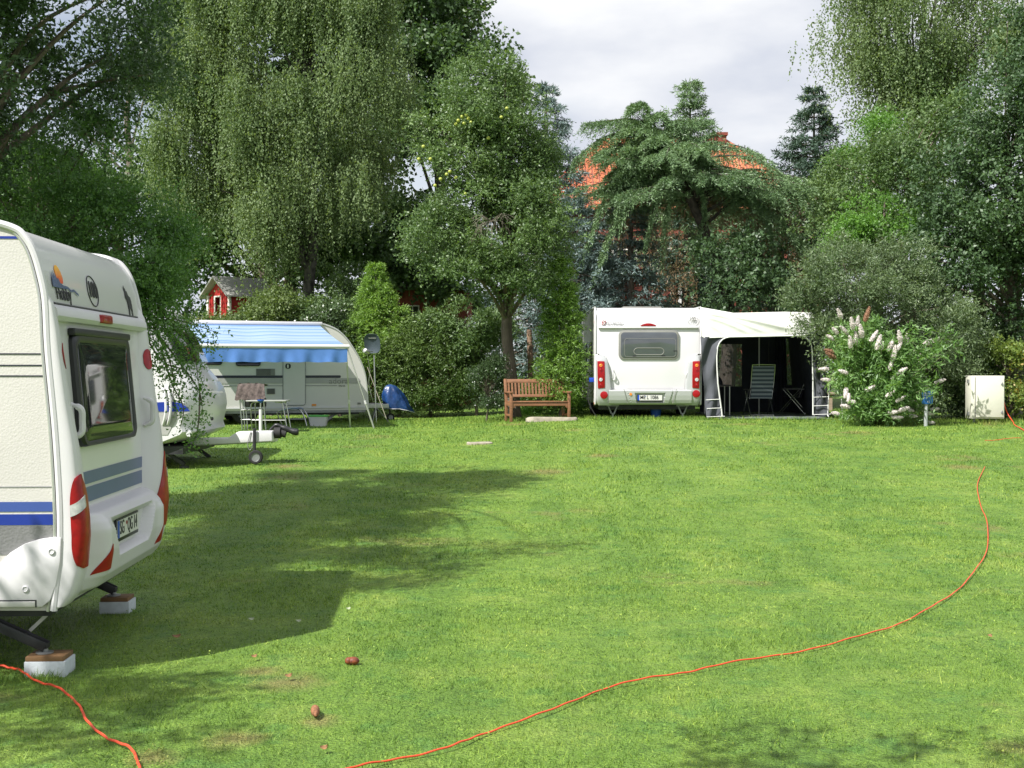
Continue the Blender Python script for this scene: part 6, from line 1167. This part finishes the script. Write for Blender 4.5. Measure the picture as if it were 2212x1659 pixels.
conifer('lime_conifer', 'short lime green conifer right of the taller one near the brick building', 862, 33, 640, 830, 46, LT, 40, nw=18, nb=10, up=0.9, droop=0.1, leaf=0.085, width=0.022, power=0.9, trunk_r=0.05, ntw=12, nl=8)
# right hand side
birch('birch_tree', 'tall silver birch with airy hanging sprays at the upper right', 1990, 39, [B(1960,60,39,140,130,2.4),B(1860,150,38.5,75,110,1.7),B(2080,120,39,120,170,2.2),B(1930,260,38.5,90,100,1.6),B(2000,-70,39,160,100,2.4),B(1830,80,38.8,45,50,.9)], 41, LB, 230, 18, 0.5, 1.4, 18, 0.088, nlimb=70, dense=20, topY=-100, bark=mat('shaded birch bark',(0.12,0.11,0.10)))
broad_tree('willow_shrub', 'pale yellow-green willow top between the dark spruce and the birch', 'tree', 1890, 37, [B(1880,330,37,75,80,1.2),B(1840,400,37,60,60,1),B(1950,380,36.5,70,70,1)], LG, 42, topY=300, r0=0.15, n_clump=60, clump_r=0.45, n_twig=30, tl=0.45, nl=9, leaf=0.10, width=0.03, droop=0.6)
broad_tree('lime_tree', 'dense dark tree filling the far right edge up to the top corner', 'tree', 2190, 29, [B(2170,220,29,90,130,1.4),B(2120,420,29,130,140,1.6),B(2230,50,29.5,90,110,1.2),B(2210,420,29,110,200,1.5),B(2060,560,28.8,110,90,1.3),B(2230,620,29,110,100,1.3)], LA, 43, topY=330, r0=0.22, n_clump=270, clump_r=0.45, frac=.5, n_twig=32, tl=0.36, nl=9, leaf=0.10, width=0.058, droop=0.25)
broad_tree('broadleaf_tree', 'mid green tree behind the oleaster, in the right background', 'tree', 1960, 32.5, [B(1950,420,32,150,120,1.7),B(1850,500,31.8,110,90,1.3),B(2040,330,32.5,120,110,1.5),B(2020,520,31.5,130,110,1.4),B(1850,420,33,80,90,1.2)], LP, 44, frac=.6, topY=330, r0=0.2, n_clump=230, clump_r=0.42, n_twig=28, tl=0.36, nl=9, leaf=0.09, width=0.05)
broad_tree('young_tree', 'bright green young tree top above the oleaster', 'tree', 1905, 30.5, [B(1910,480,30.2,95,50,1.0),B(1850,520,30.2,60,50,.8),B(1960,510,30.2,50,45,.7)], LG, 45, topY=440, r0=0.1, n_clump=60, clump_r=0.34, n_twig=28, tl=0.32, nl=9, leaf=0.085, width=0.035, droop=0.5)
broad_tree('oleaster_bush', 'large grey-green oleaster bush overhanging the right end of the tent', 'bush', 1900, 27.6, [B(1850,620,27.2,130,90,1.1),B(1960,700,27.2,130,110,1.1),B(1745,610,27.0,50,45,.6),B(1778,690,26.9,34,55,.5),B(1840,740,27.3,90,80,.9),B(2060,740,27.4,55,90,.8),B(1920,570,27.4,100,50,.8),B(1990,810,27.4,110,70,.8),B(1715,668,26.9,26,22,.3)],
      LW, 46, topY=600, r0=0.1, n_clump=330, clump_r=0.28, n_twig=30, tl=0.30, nl=9, leaf=0.075, width=0.024, droop=0.05, up=0.45, nlimb=90, parts=('stems','foliage'), inner=0.4, frac=.45, sup=4)
broad_tree('hazel_bush', 'dark leafy bush behind the cream cabinet', 'bush', 2100, 28.6, [B(2080,830,28.4,90,75,.8),B(2150,800,28.6,80,100,.8),B(2060,740,28.8,60,90,.8)], LS, 47, frac=.2, r0=0.06, n_clump=110, clump_r=0.3, n_twig=30, tl=0.28, nl=8, leaf=0.075, width=0.05, parts=('stems','foliage'))
broad_tree('dogwood_bush', 'yellowish bush right of and above the cream cabinet', 'bush', 2185, 27.8, [B(2180,800,27.6,48,50,.5),B(2205,860,27.4,40,55,.5)], LY, 48, r0=0.05, n_clump=44, clump_r=0.24, n_twig=26, tl=0.24, nl=8, leaf=0.07, width=0.045, parts=('stems','foliage'))
for (X_, r, d_, lab) in ((2118,0.16,30.5,'thick dark trunk behind the cream cabinet'),(2200,0.10,31,'thin dark trunk at the right edge of the picture')):
    x_ = (X_-1106)/2700*d_; z_ = float(g(x_,d_)); o = MB().tube(spline([(x_,d_,z_-.1),(x_+.05,d_,z_+1.5),(x_-.05,d_,z_+3.2),(x_+.1,d_,z_+5)],4), [r*(1-.02*k) for k in range(13)], 10).build('tree_trunk', BARK, None, smooth_=True, loc=(x_,d_,z_)); tag(o, lab, 'tree trunk')
# hedge and shrubs in the middle ground
broad_tree('yew_hedge', 'dense dark green clipped yew hedge left of the bench', 'hedge', 930, 32.9, [B(930,800,32.7,95,88,.7),B(870,790,32.8,60,95,.7),B(1000,800,32.7,60,80,.7),B(780,800,33.2,80,80,.7),B(940,755,32.8,85,40,.6)], LH, 50, r0=0.06, n_clump=420, clump_r=0.24, n_twig=26, tl=0.26, nl=10, leaf=0.075, width=0.024, droop=0.1, up=0.15, parts=('stems','foliage'), inner=0.6, frac=0.3, sup=4)
broad_tree('privet_bush', 'small dark glossy bush at the left end of the bench', 'bush', 1053, 28.9, [B(1053,845,28.7,34,58,.36),B(1055,800,28.7,28,30,.3)], LS, 51, r0=0.03, n_clump=70, clump_r=0.16, n_twig=30, tl=0.15, nl=8, leaf=0.038, width=0.024, parts=('stems','foliage'))
broad_tree('rhododendron', 'broad pale-leaved shrub between hedge and fruit tree trunk', 'bush', 1030, 32.5, [B(1020,700,32.3,70,50,.8),B(1060,730,32,50,50,.6),B(960,710,32.8,60,30,.6)], LP, 52, r0=0.05, n_clump=70, clump_r=0.28, n_twig=24, tl=0.26, nl=8, leaf=0.11, width=0.035, droop=0.3, parts=('stems','foliage'))
for (X_, Y_, d_, rx_, rz_, m, lab, sd_) in ((585,672,34,48,38,LO,'rusty tinged elder bush right of the red playhouse',53),(475,715,34.5,70,25,LO,'low elder bush in front of the red playhouse',54),(690,690,34.5,80,40,LP,'rounded pale green bush above the canopy caravan',55),(735,720,33.5,45,60,LS,'dark green bush behind the end of the canopy caravan',56),(770,640,36,55,55,LP,'pale leaved bush left of the taller lime green conifer',57),(620,720,34,120,30,LS,'dark low shrub just above the canopy caravan roof',58)):
    broad_tree('garden_bush', lab, 'bush', X_, d_, [B(X_,Y_,d_,rx_,rz_,.9),B(X_-rx_*.4,Y_+rz_*.6,d_,rx_*.6,rz_*.6,.7)], m, sd_, r0=0.06, n_clump=62, clump_r=0.34, n_twig=28, tl=0.3, nl=8, leaf=0.085, width=0.045, parts=('stems','foliage'), group='bushes above the canopy caravan', frac=.3)
broad_tree('bamboo_bush', 'bright green low bush behind the wooden bench', 'bush', 1150, 31.5, [B(1165,860,31.3,50,34,.5),B(1130,835,31.6,30,25,.4),B(1215,880,31,60,22,.4)], LG, 59, r0=0.03, n_clump=48, clump_r=0.2, n_twig=26, tl=0.22, nl=8, leaf=0.06, width=0.03, parts=('stems','foliage'))
for (X_, Y0_, Y1_, d_, r, m_, lab) in ((1146,905,745,33,0.09,mat('reddish pine bark',(0.26,0.17,0.11),.9,var=.3,scale=8,bump=.8,bscale=16,bdist=.03),'sunlit reddish trunk behind the bench'),(1222,905,830,31.8,0.06,BARK,'thin trunk behind the right end of the bench')):
    a = W(X_, Y0_, d_); c_ = W(X_-3, Y1_, d_); z_ = float(g(a.x,d_)); o = MB().tube(spline([(a.x,d_,z_-.1),((a.x+c_.x)/2+.03,d_,(z_+c_.z)/2),(c_.x,d_,c_.z+.4)],5), [r*(1.1-.03*k) for k in range(11)], 10).build('tree_trunk', m_, None, smooth_=True, loc=(a.x,d_,z_)); tag(o, lab, 'tree trunk')
broad_tree('laurel_bush', 'sunlit bush seen through the windows of the tent', 'bush', 1650, 35.5, [B(1600,790,35,120,80,.9),B(1740,760,35.5,80,90,.9),B(1700,830,35,60,45,.6)], LP, 60, frac=.3, r0=0.05, n_clump=90, clump_r=0.34, n_twig=26, tl=0.3, nl=8, leaf=0.08, width=0.045, parts=('stems','foliage'))
broad_tree('box_bush', 'yellow-green low bush seen behind the plank bench', 'bush', 1745, 34.3, [B(1745,822,34.2,40,30,.4)], LY, 61, r0=0.03, n_clump=26, clump_r=0.18, n_twig=28, tl=0.18, nl=8, leaf=0.05, width=0.03, parts=('stems','foliage'))
# flowering bush
def buddleia():
    rng = np.random.default_rng(70); b0 = G(1905, 922); d = b0.y+0.75; root = thing('butterfly_bush', (b0.x,d,b0.z), 'butterfly bush with long pinkish white flower spikes beside the blue-signed post', 'bush')
    LV = Leaves(); mb = MB(); tips = []
    fl = [(1818,690,120),(1808,722,135),(1832,722,140),(1843,712,110),(1852,705,95),(1868,695,80),(1862,730,110),(1800,735,150),(1848,745,100),(1800,762,165),(1805,775,150),(1838,752,105),(1880,738,60),(1893,756,85),(1905,758,90),(1918,760,75),(1930,765,60),(1928,778,90),(1945,742,110),(1958,745,100),(1992,748,35),(2002,745,30),(1965,775,60),(1985,778,70),(1990,790,65),(1975,800,60),(1920,800,80),(1940,805,30),(1945,815,90),(1925,820,40),(1790,798,180),(1792,822,175),(1830,808,160),(1828,838,250),(1870,845,30),(1832,850,260),(1915,858,40),(1935,868,30),(1955,872,20),(1962,866,30),(2018,828,20),(1850,870,170),(1835,880,170),(1955,885,-10),(1940,888,20),(1918,893,10),(1925,902,0),(1960,898,-5),(1998,893,-5),(1812,895,170),(2010,886,10),(2000,912,-5),(1975,862,45)]
    n = 64
    for k in range(n):
        a = rng.uniform(0,2*math.pi); top = b0+Vector((rng.normal(-.05,.55),rng.normal(0,.35)+.4,rng.uniform(.8,1.95))); S = spline([(b0.x+rng.normal(0,.08),d+rng.normal(0,.08),b0.z-.03), Vector(b0).lerp(top,.5)+Vector((0,.15,.15)), top],4); mb.tube(S,[0.014*(1-.7*i/8) for i in range(9)],5,cap=False)
        O = np.array([tuple(s) for s in S])[2:]; O = np.repeat(O,5,0)+rng.normal(0,.05,(35,3)); D = nrm(rng.normal(0,.6,O.shape)+np.array([0,0,.35])); twig_leaves(LV, rng, O, D, 0.28, 8, 0.13, 0.032, 0.15, 0.8)
    cs = crown(LV, rng, [B(1885,805,d,68,80,.55),B(1895,870,d-.1,70,42,.6),B(1865,745,d,42,45,.45),B(1860,885,d-.2,42,30,.5),B(1930,820,d,55,60,.4)], 62, 0.24, 22, 0.26, 9, 0.12, 0.03, 0.15, 0.3)
    FW = mat('pinkish white flowers', (0.84,0.79,0.76), 0.8, var=0.12, scale=40, bump=1.0, bscale=110, bdist=0.02, col2=(0.72,0.61,0.58)); FBN = mat('faded brown flowers', (0.38,0.20,0.12), 0.85, var=0.2, scale=40, bump=1.0, bscale=110, bdist=0.02)
    variants = {}
    def spike(seed, m):
        rr = np.random.default_rng(seed); b = MB(); L_ = []
        for q in np.linspace(0,1,15):
            r = 0.052*(math.sin(math.pi*min(1,q*.85+.12))**0.7)*(1.0-0.35*q)+0.004; L_.append([(0.03*math.sin(q*1.5)+(r*(1+rr.normal(0,.16)))*math.cos(t), (r*(1+rr.normal(0,.16)))*math.sin(t), 0.34*q) for t in np.linspace(0,2*math.pi,13)[:-1]])
        b.loft(L_); o = b.build('flower_spike', m, None, smooth_=True); me = o.data; bpy.data.objects.remove(o)
        # florets
        n = 230; q = rr.random(n); t = rr.random(n)*2*math.pi; r = 0.052*np.sin(np.pi*np.minimum(1,q*.85+.12))**.7*(1-.35*q); P = np.stack([0.03*np.sin(q*1.5)+r*np.cos(t), r*np.sin(t), 0.34*q],1); D = np.stack([np.cos(t),np.sin(t),rr.normal(0,.4,n)],1)
        m2 = leaves_mesh('f', P, D, rr.normal(0,1,P.shape), np.full(n,.022), np.full(n,.018)); bm = bmesh.new(); bm.from_mesh(me); bm.from_mesh(m2); bm.to_mesh(me); bm.free(); bpy.data.meshes.remove(m2); return me
    vw = [spike(s, FW) for s in (1,2,3)]; vb = spike(4, FBN)
    for k, (X_, Y_, an) in enumerate(fl):
        dd_ = (d-0.95+rng.uniform(0,.2) if abs(X_-1880) < 75 else d-0.35) if X_ < 1950 else d-0.5; p = W(X_+rng.uniform(-1,1), Y_, dd_); brown = k in (5,9,10)
        o = bpy.data.objects.new('flower_spike', vb if brown else vw[k % 3]); COL.objects.link(o); o.parent = root; o.location = p-root.location; s_ = rng.uniform(.75,1.0)*(1 if Y_ < 800 else .85); o.scale = (s_,s_,s_*rng.uniform(.7,1.0))
        o.rotation_euler = (Vector((math.cos(R(an)),-0.25,math.sin(R(an)))).to_track_quat('Z','Y')).to_euler()
        if brown: o['label'] = 'faded brown flower spike'
        e = b0+Vector(((p.x-b0.x)*.35, .35, (p.z-b0.z)*.35)); mb.tube(spline([e, e.lerp(p,.6)+Vector((0,.05,.1)), p],4), 0.006, 4, cap=False)
        dv = (p-e); O = np.array([tuple(e.lerp(p,t)) for t in rng.uniform(.45,1,7)]); twig_leaves(LV, rng, O, nrm(rng.normal(0,.6,O.shape)+np.array(tuple(dv.normalized()))), 0.2, 6, 0.12, 0.03, 0.2, 0.8)
    mb.build('stems', mat('green stems',(0.14,0.17,0.07),.8), root, smooth_=True); LV.build('foliage', LBD, root)
buddleia()
# hanging spray of the feathery tree in front of the half hidden caravan: part of that tree
def spray():
    rng = np.random.default_rng(80); root = [o for o in bpy.data.objects if o.name.startswith('robinia_tree')][0]; LV = Leaves(); mb = MB()
    for pts in (((300,620),(360,680),(415,700),(478,722)),((320,640),(380,705),(425,735),(470,745)),((300,700),(350,780),(400,800),(418,830)),((330,700),(360,760),(375,820),(372,880)),((340,720),(400,800),(432,850),(438,905)),((320,660),(385,720),(420,770),(430,840)),((350,760),(372,830),(396,880),(388,930)),((432,850),(430,900),(425,935),(415,962))):
        S = spline([W(x, y, 13.2+rng.uniform(-.2,.2)) for x, y in pts], 8); mb.tube(S, [0.012*(1-.8*i/(len(S)-1)) for i in range(len(S))], 5, cap=False)
        A_ = np.array([tuple(s) for s in S])[6:]; O = np.repeat(A_,2,0)+rng.normal(0,.02,(len(A_)*2,3)); D = nrm(rng.normal(0,.7,O.shape)+np.array([0.2,0,-.3])); twig_leaves(LV, rng, O, D, 0.14, 5, 0.042, 0.021, 0.2, 0.9)
    mb.build('twigs', BARK, root, smooth_=True); LV.build('leaf_spray', LR, root)
spray()
# two neighbouring trees just outside the picture, whose shade falls on the lawn and the close caravan
broad_tree('ash_tree', 'small tree left of the picture shading the side of the close caravan', 'tree', -4200, 3.0, [(np.array((-6.2,3.6,5.0)),(1.3,1.0,0.9)),(np.array((-5.4,3.0,5.9)),(0.7,0.7,0.6))], LA, 90, topY=-2600, r0=0.12, n_clump=46, clump_r=0.35, n_twig=18, tl=0.3, nl=7, leaf=0.08, width=0.045, back=1.0)

# tall hedge closing the ground behind all the trees, and taller trees behind the left side
broad_tree('tall_hedge', 'tall dark hedge closing off the plot behind all the trees', 'hedge', 1100, 47, [B(X_,790,47,130,150,1.0) for X_ in range(-300,2600,190)], LD, 100, r0=0.1, n_clump=330, clump_r=0.75, n_twig=34, tl=0.5, nl=8, leaf=0.2, width=0.14, parts=('stems','foliage'), inner=0.3, back=0.2, nlimb=10, frac=0)

#broad_tree('maple_tree', 'tree standing behind the viewpoint whose branch tips shade the nearest lawn at the right', 'tree', 1106, 0.5, [(np.array((-1.3,2.4,5.0)),(.7,.45,.3)),(np.array((-.5,2.2,5.3)),(.5,.35,.3)),(np.array((-1.9,0.2,5.6)),(1.6,1.4,1.2))], LD, 91, topY=0, r0=0.12, n_clump=40, clump_r=0.3, n_twig=12, tl=0.26, nl=7, leaf=0.08, width=0.05, back=1.0, lean=(-1.9,0.2,5.4)) if False else None
def back_tree():
    rng = np.random.default_rng(91); root = thing('maple_tree', (-2.6,-1.0,0), 'tree standing just behind the viewpoint, its branch tips shading the nearest lawn', 'tree'); LV = Leaves()
    cs = crown(LV, rng, [(np.array((-1.5,2.7,5.0)),(.8,.4,.3)),(np.array((-.6,2.6,5.2)),(.6,.35,.3)),(np.array((-2.4,0.3,5.6)),(1.6,1.4,1.2))], 60, 0.28, 12, 0.26, 7, 0.08, 0.05, .2, .2, 1.0)
    mb = MB(); limbs(mb, rng, (-2.6,-1.0,-.1), (-2.4,-.2,6.0), 0.13, cs, 30); mb.build('trunk', BARK, root, smooth_=True); LV.build('crown', LD, root)
back_tree()
